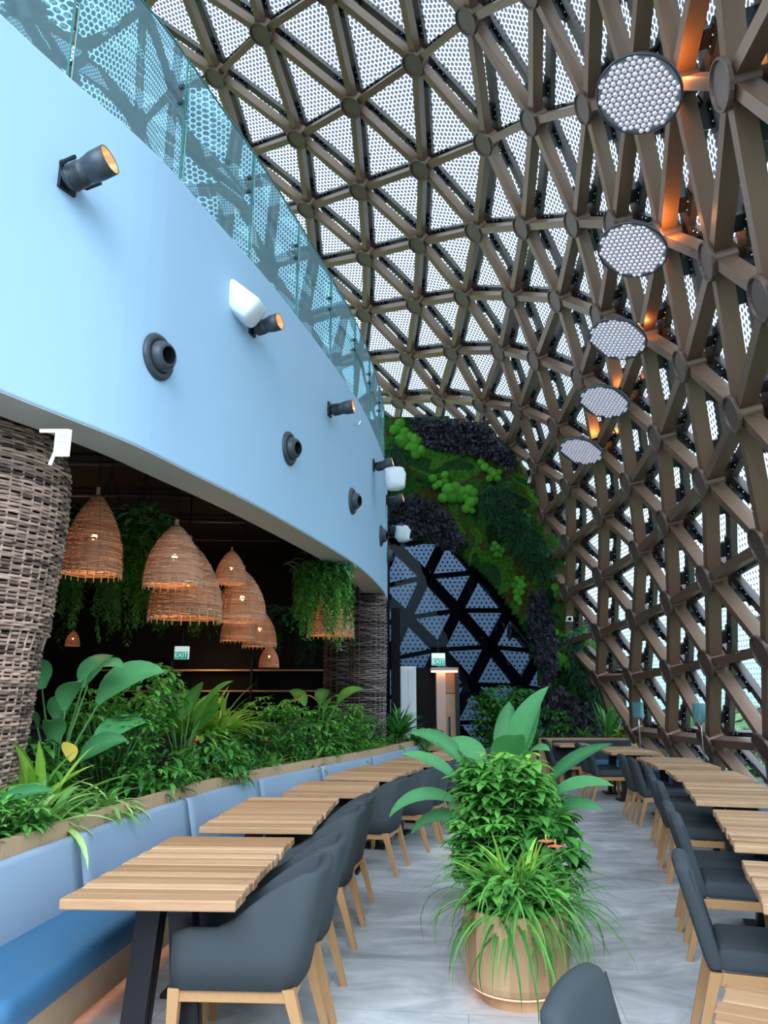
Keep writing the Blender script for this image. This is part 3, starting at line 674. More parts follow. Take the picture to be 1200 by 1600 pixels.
for k in lk:
    for d in ((1, 0), (0, 1), (1, 1)):
        k2 = (k[0] + d[0], k[1] + d[1]) if d != (1, 1) else (k[0] + 1, k[1] - 1)
        if k2 not in lk: continue
        a, b = LP(k), LP(k2); dd = (b - a).normalized(); s = dd.cross(Vector((0, 1, 0))).normalized(); hw = .12 if d != (1, 1) else .045
        f = MB(); A = a - LTO; B = b - LTO; y0 = Vector((0, -.12, 0)); y1 = Vector((0, .12, 0))
        f.hexa([A - s * hw + y0, A + s * hw + y0, B + s * hw + y0, B - s * hw + y0, A - s * hw + y1, A + s * hw + y1, B + s * hw + y1, B - s * hw + y1]); f.build('beam', M['navy'], lat)
lt = []
for k in lk:
    for q in ((k, (k[0] + 1, k[1]), (k[0] + 1, k[1] - 1)), (k, (k[0] + 1, k[1]), (k[0], k[1] + 1))):
        if all(w in lk for w in q): lt.append(q)
for q in lt: glass_obj('reflected_panel', [q], M['frit_reflected'], lat, lambda k: LP(k) + Vector((0, .15, 0)), LTO)

def text_mesh(name, txt, size, mat, par, loc, rot, ext=.002):
    cu = bpy.data.curves.new(name + '_curve', 'FONT'); cu.body = txt; cu.size = size; cu.extrude = ext; cu.align_x = 'CENTER'; cu.align_y = 'CENTER'
    tmp = bpy.data.objects.new('tmp_text', cu); COL.objects.link(tmp); bpy.context.view_layer.update()
    me = bpy.data.meshes.new_from_object(tmp); me.name = name; bpy.data.objects.remove(tmp, do_unlink=True); bpy.data.curves.remove(cu)
    me.materials.clear(); me.materials.append(mat); o = bpy.data.objects.new(name, me); COL.objects.link(o); o.location = loc; o.rotation_euler = rot; parent(o, par); return o
M['exit_green'] = pbr('lit_green_sign', (0.0, .22, .14), .4, emit=((0.0, .40, .27), .38))
M['exit_white'] = pbr('lit_white_sign', (.8, .95, .92), .4, emit=((.75, .95, .92), .42))
def exit_sign(p, w, label, glow=True):
    t = empty('exit_sign', p, 0, label, 'sign'); h = w * .52
    f = MB(); f.rbox((0, 0, h * .35), (w / 2, .03, h * .85), .008); f.build('housing', M['exit_white'], t)
    f = MB(); f.box((-w * .47, -.036, -h * .47), (w * .47, -.03, h * .47)); f.build('green_panel', M['exit_green'], t, label='green lit panel')
    text_mesh('lettering', 'EXIT', h * .85, M['exit_white'], t, (0, -.038, 0), (PI / 2, 0, 0))
    f = MB(); f.tube([(0, 0, h * 1.15), (0, 0, h * 1.15 + .25)], .01, 6); f.build('hanger', M['black_steel'], t)
PY = 15.7
exit_sign(at(685, 1034, PY), .27, 'green and white lit exit sign above the wooden exit portal at the far end')
exit_sign(at(284, 1024, 11.5), .21, 'green exit sign in the dark interior behind the planter, half hidden by foliage')
def slab_px(mb, x0, y0, x1, y1, Y, dep, tone=.5):
    a = at(x0, y1, Y); b = at(x1, y0, Y); mb.box((a.x, Y, max(0, a.z)), (b.x, Y + dep, b.z), tone)
t = empty('exit_portal', (at(700, 1190, PY).x, PY, 0), 0, 'lit timber exit portal with slatted panel at the far end', 'doorway'); o = t.location.copy()
M['pink_wood'] = pbr('pale_timber_frame', (0.62, 0.40, 0.33), .5, noise=.3, scale=5, stretch=(4, 4, .6))
def px_part(name, mat, x0, y0, x1, y1, Y, dep, par, org, floor_=False):
    f = MB(); a = at(x0, y1, Y); b = at(x1, y0, Y); z0 = 0 if floor_ else a.z
    f.box((a.x - org.x, Y - org.y, z0 - org.z), (b.x - org.x, Y + dep - org.y, b.z - org.z)); return f.build(name, mat, par)
px_part('post', M['pink_wood'], 684, 1047, 696, 1195, PY, .5, t, o, True)
px_part('header', M['pink_wood'], 674, 1043, 716, 1048, PY - .1, .5, t, o)
px_part('led_strip', M['led'], 674, 1048, 715, 1050.5, PY - .08, .04, t, o)
px_part('back_panel', M['lip_wood'], 696, 1084, 714, 1195, PY + .1, .1, t, o, True)
px_part('side_post', M['black_steel'], 714, 1047, 717, 1195, PY, .3, t, o, True)
for k in range(9):
    x = 697 + k * 2; px_part('slat', M['wood'], x, 1050, x + 1.1, 1083, PY + .1, .05, t, o)
px_part('slat_backing', M['black'], 696, 1050, 714, 1084, PY + .16, .04, t, o)
px_part('door_handle', M['black_steel'], 702, 1120, 703.5, 1180, PY + .02, .05, t, o)
t = empty('white_cabinet', (at(637, 1100, 15.4).x, 15.4, 0), 0, 'tall white cabinet beside the dark doorway left of the exit portal', 'cabinet'); o = t.location.copy()
px_part('body', M['plastic'], 626, 1041, 650, 1190, 15.4, .5, t, o, True); px_part('door', M['plastic'], 627, 1045, 637.6, 1185, 15.37, .03, t, o); px_part('door', M['plastic'], 638.2, 1045, 649, 1185, 15.37, .03, t, o)
f = MB(); a = at(650, 1195, 16.0); b = at(684, 1043, 16.0); f.box((a.x, 16.0, 0), (b.x, 16.1, b.z)); struct(f.build('door_1', M['black']))
px = MB(); a = at(611, 950, 15.2); b = at(625, 950, 15.2); px.box((a.x, 15.2, 0), (b.x, 15.45, a.z)); struct(px.build('trim_3', M['black']))

# ------------------------------------------------------------------ outside
M['grass'] = pbr('grass', (0.05, 0.10, 0.04), .9, noise=.8, scale=.6, col2=(.14, .22, .08))
f = MB(); f.box((-60, -60, -5.4), (140, 160, -5)); struct(f.build('ground', M['grass']))
def blob_tree(name, p, h, r, seed, label, group=None, mat='mid'):
    R = random.Random(seed); t = empty(name, p, 0, label, 'tree', group)
    f = MB(); f.tube([(0, 0, 0), (.1, 0, h * .4), (0, .1, h * .7)], [r * .09, r * .07, r * .04], 7); f.build('trunk', M['cane'], t)
    f = MB()
    for k in range(1100):
        th = R.uniform(0, 2 * PI); ph = math.acos(R.uniform(-.6, 1)); rr = r * (.75 + .3 * R.random()) * (1 + .18 * math.sin(3 * th + seed) * math.sin(2 * ph))
        c = Vector((rr * math.sin(ph) * math.cos(th), rr * math.sin(ph) * math.sin(th), h - r + rr * math.cos(ph) * .85))
        d = Vector((R.gauss(0, 1), R.gauss(0, 1), R.gauss(0, 1))).normalized(); s = d.orthogonal().normalized(); q = r * .16 * R.uniform(.6, 1.3)
        f.add([c - d * q, c + s * q * .6, c + d * q, c - s * q * .6], [(0, 1, 2, 3)], R.random())
    f.build('crown', LEAF['tree'], t)
for i, (x, y, h, r, mt, lb) in enumerate([(14, 15, 5.2, 2.2, 'lime', 'light green tree outside beyond the nearest low panes at the right edge'), (19, 24, 6.2, 2.9, 'mid', 'rounded green tree outside behind the light green one'), (12, 22, 5.0, 1.8, 'lime', 'small pale tree outside behind the lamp nearest the camera'),
        (16, 36, 6.5, 3, 'mid', 'broad tree outside beyond the farther lamp'), (27, 34, 7.4, 3.6, 'deep', 'large dark tree outside at the right beyond the panes'), (10, 33, 5.6, 2.4, 'mid', 'tree outside beyond the foot of the living wall'), (34, 46, 8, 4.5, 'deep', 'most distant dark tree outside on the right')]):
    blob_tree('tree', (x, y, -5), h, r, i + 3, lb, None, mt)
t = empty('distant_building', (52, 50, -5), .3, 'low grey building with a ribbed roof outside beyond the right side panes', 'building')
f = MB(); f.box((-6, -3, 0), (6, 3, 5.2)); f.build('wall', M['soffit'], t)
f = MB(); f.box((-6.6, -3.6, 5.2), (6.6, 3.6, 5.5)); [f.box((-6.6 + k * .6, -3.7, 5.5), (-6.45 + k * .6, 3.7, 5.65)) for k in range(22)]; f.build('roof', M['dark_grey'], t)

# ------------------------------------------------------------------ fixtures on the drum wall
def drum_hit(px, py):
    d = ray(px, py); n = 600; prev = None
    for i in range(n + 1):
        p, tn, nr = DRUM.get(DRUM.L * i / n)
        if p.y < .5: continue
        g = d.x * p.y / d.y - p.x
        if prev is not None and (g > 0) != (prev > 0): return Vector((p.x, p.y, EYE + d.z * p.y / d.y)), tn, nr
        prev = g
    p, tn, nr = DRUM.get(DRUM.t_at_y(14.0)); return Vector((p.x, p.y, EYE + d.z * 14.0 / d.y)), tn, nr
def frame(loc, zdir, xhint=Vector((0, 0, 1))):
    z = zdir.normalized(); x = (xhint - z * xhint.dot(z)).normalized(); y = z.cross(x)
    return Matrix(((x.x, y.x, z.x, loc[0]), (x.y, y.y, z.y, loc[1]), (x.z, y.z, z.z, loc[2]), (0, 0, 0, 1)))
def spotlight(px, py, aim, label, s=1.0, Y=None):
    if Y: p, tn, nr = DRUM.get(DRUM.t_at_y(Y)); p = Vector((p.x, p.y, at(px, py, Y).z))
    else: p, tn, nr = drum_hit(px, py)
    t = empty('spotlight', p, 0, label, 'spotlight', None)
    f = MB(); Mw = frame((0, 0, 0), nr); f.rbox((0, 0, .012), (.085 * s, .06 * s, .012), .006, M=Mw); f.build('wall_plate', M['black_steel'], t)
    c = nr * .17 * s; A = Vector(aim).normalized(); Mh = frame(c, A)
    f = MB(); side = Vector(Mh.col[1][:3])
    for sg in (-1, 1): f.tube([nr * .02 + side * .03 * sg, nr * .07 + side * .115 * s * sg, c + side * .115 * s * sg], .012 * s, 5)
    f.build('yoke', M['black_steel'], t)
    f = MB(); r = .082 * s; L_ = .14 * s
    f.lathe([(.001, -L_), (r * .6, -L_), (r * .78, -L_ * .85)] + sum([[(r * .80, -L_ * .8 + k * .014 * s), (r * .92, -L_ * .8 + k * .014 * s + .003), (r * .92, -L_ * .8 + k * .014 * s + .008), (r * .80, -L_ * .8 + k * .014 * s + .011)] for k in range(6)], []) + [(r * .9, L_ * .1), (r, L_ * .35), (r, L_), (r * .93, L_), (r * .93, L_ * .9)], 22, .5, Mh)
    f.build('head', M['dark_grey'], t, True)
    f = MB(); f.lathe([(r * .93, L_ * .98), (r * .85, L_ * .6), (r * .5, L_ * .35), (.001, L_ * .3)], 22, .5, Mh); f.build('reflector', M['copper'], t, True)
    return t, p, nr
spotlight(98, 280, (.93, -.25, .30), 'black spotlight with copper reflector high on the white wall, nearest the camera', 1.15)
_, wp, wn_ = spotlight(392, 512, (.93, -.35, .12), 'black spotlight whose body is wrapped in white plastic, second along the white wall', .95)
cv = empty('plastic_cover', at(376, 474, wp.y - .28), 0, 'white plastic cover over the second spotlight on the white wall', 'plastic cover')
f = MB(); Mh = frame((.0, .0, .0), Vector((.72, -.10, -.62)))
f.rbox((0, 0, 0), (.125, .14, .21), .07, M=Mh); f.build('sheet', M['plastic'], cv, True)
f = MB(); f.rbox((.02, 0, -.24), (.03, .05, .06), .02, M=Mh); f.build('tied_end', M['plastic'], cv, True)
spotlight(513, 640, (.93, -.2, .10), 'black spotlight on the white wall, third along from the camera', 1.0)
_, wp, _n = spotlight(583, 727, (.93, -.2, .22), 'black spotlight on the white wall above a white bagged fitting', 1.0)
def bag(px, py, Y, s, label):
    p = at(px, py, Y); t = empty('plastic_bag', p, 0, label, 'plastic bag')
    f = MB(); f.rbox((0, 0, 0), (.15 * s, .12 * s, .17 * s), .1 * s, fn=lambda q: Vector((q.x * (1 + .5 * q.z / s) + .02 * math.sin(q.z * 40), q.y, q.z))); f.build('bag', M['plastic'], t, True)
    f = MB(); f.tube([(-.03, 0, .1 * s), (-.2 * s, .02, .16 * s)], [.04 * s, .02 * s], 6); f.build('tied_neck', M['plastic'], t, True)
bag(617, 748, wp.y, 1.1, 'white plastic bag tied over a fitting just under the fourth spotlight')
spotlight(606, 781, (.93, -.2, .18), 'small black spotlight near the far edge of the white wall, between the two white bags', 1.0, 13.2)
spotlight(606, 826, (.93, -.1, .25), 'lowest black spotlight at the far edge of the white wall', 1.0, 14.0)
bag(629, 834, 14.0, .95, 'white plastic bag under the lowest spotlight at the far edge of the white wall')
p, tn, nr = drum_hit(551, 664); t = empty('wall_hook', p, 0, 'tiny metal hook on the white wall below the third spotlight', 'hook'); f = MB(); f.tube([(0, 0, 0), nr * .08, nr * .1 + Vector((0, 0, .05))], .012, 6); f.build('hook_bar', M['bolt'], t)
def nozzle(px, py, label, s=1.0, Y=None):
    if Y: p, tn, nr = DRUM.get(DRUM.t_at_y(Y)); p = Vector((p.x, p.y, at(px, py, Y).z))
    else: p, tn, nr = drum_hit(px, py)
    t = empty('air_nozzle', p, 0, label, 'air nozzle'); Mw = frame((0, 0, 0), nr); Mb = frame(nr * .02, (nr + Vector((.15, -.25, -.12))))
    f = MB(); f.lathe([(.19 * s, 0), (.19 * s, .012), (.175 * s, .03), (.14 * s, .035), (.125 * s, .01), (.125 * s, -.05)], 32, .5, Mw); f.build('ring', M['dark_grey'], t, True)
    f = MB(); f.lathe([(.13 * s, -.02), (.125 * s, .03), (.105 * s, .07), (.075 * s, .095), (.07 * s, .09)], 28, .5, Mb); f.build('ball', M['dark_grey'], t, True)
    f = MB(); f.lathe([(.072 * s, .092), (.06 * s, .02), (.05 * s, -.05), (.001, -.06)], 24, .5, Mb); f.build('throat', M['black'], t, True)
nozzle(243, 558, 'round dark air nozzle on the white wall, nearest the camera', .93)
nozzle(450, 701, 'round dark air nozzle on the white wall, second from the camera', .93)
nozzle(549, 783, 'round dark air nozzle on the white wall, third from the camera', .93)
nozzle(594, 837, 'round dark air nozzle near the far edge of the white wall', .93)
nozzle(608, 868, 'farthest round dark air nozzle, seen edge-on at the end of the white wall', .93, 13.6)

# ------------------------------------------------------------------ round floodlights on the shell
M['lens'] = pbr('silver_lens', (0.80, 0.80, 0.86), 0.2, 0.6, emit=((.85, .82, 1), .14))
M['lens_back'] = pbr('lens_plate', (0.30, 0.27, 0.28), 0.35, 0.6)
LD = Vector((-.35, -.22, -.91)).normalized(); names5 = ['nearest and largest', 'second', 'third', 'fourth', 'farthest and smallest']
fl0 = None
for i, (px_, py_) in enumerate([(998, 148), (988, 391), (965, 530), (944, 628), (908, 705)]):
    nd = P[(2 + i, 7)]; c = at(px_, py_, nd.y - .45)
    lb = ('%s of the round many-lensed floodlights hung from the steel shell' % names5[i])
    if fl0 is None:
        t = empty('round_floodlight', c, 0, lb, 'floodlight', 'round floodlights along the shell'); fl0 = t
        Mh = frame((0, 0, 0), LD)
        f = MB(); f.lathe([(.001, -.07), (.30, -.07), (.345, -.04), (.36, -.01), (.36, .015), (.345, .02), (.345, .0)], 40, .5, Mh); f.build('housing', M['dark_grey'], t, True)
        f = MB(); f.lathe([(.345, .004), (.001, .004)], 40, .5, Mh); f.build('lens_plate', M['lens_back'], t)
        f = MB()
        for a in range(-9, 10):
            for b in range(-8, 9):
                x = a * .054 + (.027 if b % 2 else 0); y = b * .047
                if math.hypot(x, y) < .33:
                    f.lathe([(.025, .004), (.023, .012), (.014, .024), (.001, .028)], 6, .5, Mh @ Matrix.Translation((x, y, 0)))
        f.build('lens_array', M['lens'], t)
        f = MB(); f.rbox((0, 0, -.14), (.13, .10, .07), .02, M=Mh); f.build('driver_box', M['black_steel'], t)
        f = MB(); f.tube([-LD * .15, -LD * .2 + Vector((.2, 0, .05)), Vector((.42, .25, .30))], .022, 6); f.build('yoke', M['black_steel'], t)
    else:
        t = copy_tree(fl0); t.location = c; t['label'] = lb
    li = bpy.data.lights.new('floodlight_glow', 'POINT'); li.energy = 8; li.color = (1, .36, .08); li.shadow_soft_size = .05
    lo = bpy.data.objects.new('floodlight_glow', li); COL.objects.link(lo); lo.location = c + Vector((.42, .1, .30))

# ------------------------------------------------------------------ wicker columns
def woven(prof, pitch, stake, rad, z0, z1, amp, core=True, seed=1):
    R = random.Random(seed); f = MB()
    def rr(z):
        for (a, ra), (b, rb) in zip(prof, prof[1:]):
            if a <= z <= b: u = (z - a) / (b - a); u = u * u * (3 - 2 * u) if False else u; return ra + (rb - ra) * u
        return prof[-1][1]
    nst = max(8, int(2 * PI * max(r for _, r in prof) / stake)); nst += nst % 2; n = int((z1 - z0) / pitch)
    for i in range(n):
        z = z0 + (i + .5) * pitch; base = rr(z); ph = (i % 2) * PI; pts = []; rads = []; tn = []
        t_a = R.random(); jit = R.uniform(-.004, .004)
        for k in range(nst * 4):
            a = 2 * PI * k / (nst * 4)
            pts.append(((base + amp * math.cos(a * nst / 2 * 1.0 + ph) + jit * math.sin(3 * a + i)) * math.cos(a), (base + amp * math.cos(a * nst / 2 + ph) + jit * math.sin(3 * a + i)) * math.sin(a), z + .15 * pitch * math.sin(5 * a + i * 2.1)))
            rads.append(rad * (.85 + .25 * abs(math.sin(a * 7 + i))))
        n0 = len(f.v); f.tube(pts, rads, 5, .5, True)
        cur = t_a
        for k in range(nst * 4):
            if R.random() < .05: cur = R.random()
            for _ in range(5): f.t[n0] = cur; n0 += 1
    g = MB()
    for s_ in range(nst):
        a = 2 * PI * (s_ + .5) / nst; pts = [((rr(z0 + (z1 - z0) * j / 14)) * math.cos(a), rr(z0 + (z1 - z0) * j / 14) * math.sin(a), z0 + (z1 - z0) * j / 14) for j in range(15)]
        g.tube(pts, rad * .8, 5, R.random())
    return f, g, rr
def wicker_column(x, y, prof, z0, z1, pitch, stake, rad, label, mat, seed):
    t = empty('wicker_column', (x, y, z0), 0, label, 'column'); f, g, rr = woven([(a - z0, b) for a, b in prof], pitch, stake, rad, 0, z1 - z0, rad * .8, seed=seed)
    f.build('woven_strands', mat, t, True); g.build('upright_stakes', mat, t, True)
    c = MB(); c.lathe([(max(.05, rr((z1 - z0) * j / 16) - rad * 2.6), (z1 - z0) * j / 16) for j in range(17)], 32); c.build('core', M['wicker_core'], t, True); return t
wicker_column(-2.96, 5.15, [(.70, .53), (.95, .56), (1.3, .595), (1.7, .625), (1.98, .635), (2.02, .67), (2.4, .69), (2.8, .72), (3.15, .71), (3.36, .65)], .785, 3.36, .0235, .085, .0115, 'thick grey-brown wicker column tapering to the floor at the left edge beneath the white wall', M['wicker'], 3)
wicker_column(-.27, 13.1, [(.70, .28), (1.2, .29), (1.9, .30), (2.6, .31), (3.3, .29)], .785, 3.3, .034, .10, .015, 'brown wicker column under the far end of the white wall', M['wicker_dark'], 5)
wicker_column(-.78, 14.3, [(.0, .30), (2, .31), (3.6, .30)], .785, 3.6, .04, .12, .016, 'shadowed wicker column standing just behind the far brown one', M['wicker_dark'], 8)
t = empty('paper_tag', at(98, 690, 4.42), 0, 'white paper label with tape stuck on the left wicker column', 'label'); f = MB()
f.rbox((0, 0, -.01), (.05, .003, .085), .002); f.build('sheet', M['plastic'], t)
f = MB(); f.rbox((-.06, .004, .07), (.09, .002, .012), .002); f.build('tape', M['plastic'], t); f = MB(); f.rbox((-.02, .004, -.11), (.012, .002, .05), .002, M=Matrix.Rotation(.3, 4, 'Y')); f.build('tape', M['plastic'], t)
f = MB(); [f.box((-.03, -.005, .05 - k * .018), (.03 - .012 * (k % 3), -.0035, .053 - k * .018)) for k in range(6)]; f.build('print_lines', M['fabric_blue'], t)

# ------------------------------------------------------------------ pendant basket lamps
def bell(seed):
    prof = [(0, 1.0), (.35, .99), (.75, .93), (1.15, .80), (1.5, .62), (1.8, .42), (2.02, .22), (2.12, .10), (2.2, .09)]
    S = .3; f, g, rr = woven([(a * S, b * S) for a, b in prof], .0125, .085, .0055, 0, 2.12 * S, .004, seed=seed)
    b = MB(); b.tube([(0, 0, -.035), (0, 0, .06)], .006, 5, .7)
    c = MB(); c.tube([(0, 0, 2.08 * S), (0, 0, 2.35 * S)], .022, 8)
    h = MB(); h.sphere((0, 0, 0), .032, 10, 8)
    return f, g, b, c, h
LAMPS = [(142, 897, 97, 187, 7.0, 'woven basket pendant lamp hanging beside the left wicker column'),
         (270, 915, 226, 314, 7.0, 'woven basket pendant lamp hanging in front of a larger lower one'),
         (289, 966, 234, 342, 7.9, 'large woven basket pendant lamp partly hidden behind the second one'),
         (360, 912, 336, 384, 8.3, 'small woven basket pendant lamp, topmost of the middle cluster'),
         (377, 972, 340, 413, 8.9, 'large woven basket pendant lamp in the middle cluster, just under the small one'),
         (372, 1001, 344, 397, 9.6, 'low woven basket pendant lamp at the left underside of the middle cluster'),
         (405, 1010, 378, 429, 10.2, 'low woven basket pendant lamp at the right underside of the middle cluster'),
         (420, 1042, 404, 434, 11.2, 'smallest lit basket pendant lamp, hanging lowest over the planter'),
         (516, 993, 482, 552, 11.0, 'woven basket pendant lamp half hidden behind the hanging plant beside the far column'),
         (113, 1009, 103, 124, 11.5, 'tiny lit basket pendant lamp deep inside behind the left wicker column')]
proto = None
for i, (cx, by, x0, x1, Y, lb) in enumerate(LAMPS):
    p = at(cx, by, Y); sc = (x1 - x0) / 1200 * Y * 1.03 / 2 / .3
    if proto is None:
        t = empty('pendant_lamp', p, 0, lb, 'lamp', 'woven basket pendant lamps'); proto = t; f, g, b, c, h = bell(4)
        sh = f.build('woven_shade', M['lamp_wicker'], t, True); g.build('ribs', M['lamp_wicker'], t, True); pg = b.build('rim_peg', M['lamp_wicker'], t, True)
        for k in range(24):
            q = pg if k == 0 else pg.copy()
            if k: COL.objects.link(q); parent(q, t)
            q.location = (.3 * math.cos(2 * PI * k / 24), .3 * math.sin(2 * PI * k / 24), 0)
        _ = 0; c.build('top_cap', M['lamp_wicker'], t)
        bl = h.build('bulb', M['bulb'], t, True); bl.location = (0, 0, .30)
        w = MB(); w.tube([(0, 0, .70), (0, 0, 1.5)], .004, 5); cdo = w.build('cord', M['black'], t)
    else: t = copy_tree(proto); t.location = p; t['label'] = lb; t.rotation_euler = (0, 0, i * .7)
    t.scale = (sc, sc, sc * (1.3 if i == 0 else 1.0))
    li = bpy.data.lights.new('pendant_glow', 'POINT'); li.energy = 2.6 * sc * sc; li.color = (1, .50, .22); li.shadow_soft_size = .04
    lo = bpy.data.objects.new('pendant_glow', li); COL.objects.link(lo); lo.location = p + Vector((0, 0, .16 * sc))

# ------------------------------------------------------------------ leaf shapes
def leaf(mb, base, az, el, L_, w, droop, tone, seg=6, fold=.25, belly=.45, twist=0.0, roll=0.0):
    V = []; p = Vector(base); F = []; TN = []; rib = .45 if seg >= 10 else .12
    for i in range(seg + 1):
        t = i / seg; e = el - droop * t ** 1.2; d = Vector((math.cos(az) * math.cos(e), math.sin(az) * math.cos(e), math.sin(e)))
        if i: p = p + d * (L_ / seg)
        s = Vector((-math.sin(az + twist * t), math.cos(az + twist * t), 0)); up = d.cross(s)
        if up.z < 0 and el > -1: up = -up
        if roll: s, up = s * math.cos(roll) + up * math.sin(roll), up * math.cos(roll) - s * math.sin(roll)
        u = t / belly if t < belly else (1 - t) / (1 - belly); ww = w * (math.sin(min(1, max(0, u)) * PI / 2) ** .8) * .5
        if i == 0: ww = w * .12
        V += [p + s * ww + up * ww * fold, p, p - s * ww + up * ww * fold]; TN += [tone, min(1, tone + rib), tone]
    for i in range(seg):
        a = 3 * i; F += [(a, a + 1, a + 4, a + 3), (a + 1, a + 2, a + 5, a + 4)]
    mb.add(V, F, TN)
def strap_clump(n, L_, w, R, el=(.3, 1.35), droop=(1.0, 2.2), seg=7, spread=.05, stemh=0.0):
    f = MB()
    for i in range(n):
        az = R.uniform(0, 2 * PI); e = R.uniform(*el); b = Vector((R.gauss(0, spread), R.gauss(0, spread), stemh * R.random()))
        leaf(f, b, az, e, L_ * R.uniform(.6, 1.1), w * R.uniform(.7, 1.1), R.uniform(*droop), R.random(), seg, .3, .35)
    return f
def whorl_bush(n, H, Rr, ll, R, leaflets=7):
    f = MB(); s = MB()
    for i in range(n):
        th = R.uniform(0, 2 * PI); u = R.random() ** .6; ph = R.uniform(0, 1)
        c = Vector((Rr * math.sqrt(1 - (1 - ph) ** 2 * .3) * u ** .4 * math.cos(th), Rr * u ** .4 * math.sin(th), H * (.12 + .88 * ph) * (1 - .25 * u * ph)))
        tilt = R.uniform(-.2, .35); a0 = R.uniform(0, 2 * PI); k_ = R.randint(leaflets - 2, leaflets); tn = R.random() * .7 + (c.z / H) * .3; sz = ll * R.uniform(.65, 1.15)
        for k in range(k_):
            leaf(f, c, a0 + 2 * PI * k / k_, tilt + .15 * math.cos(a0 + 2 * PI * k / k_ - th), sz, sz * .36, R.uniform(.3, .9), min(1, tn + R.uniform(-.1, .1)), 3, .25, .55)
        if i % 4 == 0: s.tube([(c.x * .15, c.y * .15, 0), (c.x * .6, c.y * .6, c.z * .55), c], [.008, .006, .003], 4)
    return f, s
def oval_bush(n, H, Rr, ll, ar, R, z0=0.0, sz=1.0):
    f = MB()
    for i in range(n):
        th = R.uniform(0, 2 * PI); ph = R.random(); u = .55 + .45 * R.random(); rr = Rr * u * math.sqrt(max(0, 1 - (2 * ph - 1) ** 2 * .75))
        c = Vector((rr * math.cos(th), rr * math.sin(th), z0 + H * ph)); leaf(f, c, th + R.uniform(-.9, .9), R.uniform(-.3, .9), ll * R.uniform(.6, 1.15), ll * ar, R.uniform(.5, 1.4), R.random(), 4, .3, .45)
    return f
def paddle_plant(spec, R, petiole=.02):    # spec: (azimuth, lean, stem length, leaf length, width, droop)
    f = MB(); s = MB()
    for q_ in spec:
        az, ln, sl, ll, w, dr = q_[:6]; ro = q_[6] if len(q_) > 6 else .55 * math.cos(az) * (1 if math.cos(az) > 0 else 1)
        p0 = Vector((.03 * math.cos(az), .03 * math.sin(az), 0)); d0 = Vector((math.cos(az) * math.sin(ln * .5), math.sin(az) * math.sin(ln * .5), math.cos(ln * .5)))
        p1 = p0 + d0 * sl * .6; d1 = Vector((math.cos(az) * math.sin(ln), math.sin(az) * math.sin(ln), math.cos(ln))); p2 = p1 + d1 * sl * .4
        s.tube([p0, p1, p2], [petiole * .6, petiole * .5, petiole * .35], 6); leaf(f, p2, az, PI / 2 - ln, ll, w, dr, R.random(), 10, .22, .42, R.uniform(-.3, .3), ro)
    return f, s
def hang_strands(n, Rr, L_, R, w=.035, core=.15):
    f = MB()
    for i in range(n):
        th = R.uniform(0, 2 * PI); r0 = Rr * R.uniform(.1, .6); p = Vector((r0 * math.cos(th), r0 * math.sin(th), R.uniform(-.02, .2))); v = Vector((math.cos(th), math.sin(th), R.uniform(.2, 1.2))) * .05
        ln = L_ * (.22 + .78 * R.random() ** 1.7) * (.75 + .25 * math.sin(th * 5)); m = int(ln / .035); tn = R.random()
        for k in range(m):
            v = (v + Vector((R.gauss(0, .005), R.gauss(0, .005), -.013))); v = v.normalized() * .035; p = p + v
            if math.hypot(p.x, p.y) > Rr: v.x *= .5; v.y *= .5
            a = R.uniform(0, 2 * PI)
            for sg in (0, PI):
                d = Vector((math.cos(a + sg), math.sin(a + sg), -.9)); e = p + d * w * R.uniform(.8, 1.6); s = Vector((-d.y, d.x, .2)) * w * .28; f.add([p, (p + e) / 2 - s, e, (p + e) / 2 + s], [(0, 1, 2, 3)], min(1, max(0, tn + R.uniform(-.2, .2))))
    return f
def plant(name, loc, label, parts, group=None, cat='plant', scale=1.0, rz=0.0):
    t = empty(name, loc, rz, label, cat, group); t.scale = (scale,) * 3
    for nm, mb, mt, sm in parts:
        if mb.v: mb.build(nm, mt, t, sm)
    return t

# ------------------------------------------------------------------ banquette and planter bed along the drum
BQ = Path([(-2.45, .6), (-2.2, 1.6), (-2.05, 2.8), (-1.95, 4.19), (-1.82, 5.43), (-1.58, 7.0), (-1.26, 8.25), (-.78, 9.6), (-.15, 11.3), (.38, 13.1), (.72, 14.3)], 8)
bq = empty('banquette', (-1.9, 4.2, 0), 0, 'long curved blue-grey upholstered banquette in front of the planting bed', 'banquette'); BO = Vector((-1.9, 4.2, 0))
def shift(mb, o): mb.v = [(x - o.x, y - o.y, z - o.z) for x, y, z in mb.v]; return mb
seams = [.1, 1.9] + [BQ.t_at_y(y) for y in (3.3, 4.92, 6.6, 8.1, 9.55, 11.1, 12.7)] + [BQ.L - .1]
for a, b in zip(seams, seams[1:]):
    f = MB(); sweep(f, BQ, rounded([(.0, .40), (.14, .40), (.10, .60), (.06, .80), (.0, .80)], .03, 3), a + .003, b - .003, .12); shift(f, BO).build('backrest', M['fabric_blue'], bq, True)
    f = MB(); sweep(f, BQ, rounded([(.06, .29), (.50, .26), (.56, .36), (.55, .45), (.06, .44)], .05, 4), a + .003, b - .003, .12); shift(f, BO).build('seat', M['fabric_seat'], bq, True)
f = MB(); sweep(f, BQ, [(.08, .05), (.42, .05), (.49, .275), (.08, .275)], .1, BQ.L - .1, .15); shift(f, BO).build('base', M['lip_wood'], bq)
f = MB(); sweep(f, BQ, [(.36, .035), (.40, .035), (.40, .048), (.36, .048)], 1.2, 6.2, .15); shift(f, BO).build('led_strip', pbr('floor_led', (1, .6, .4), .4, emit=((1, .42, .22), .6)), bq, label='warm lit strip')
pb = empty('planter_bed', (-2.2, 4.2, 0), 0, 'long planting bed with a pale timber lip behind the left banquette', 'planter'); PO = Vector((-2.2, 4.2, 0))
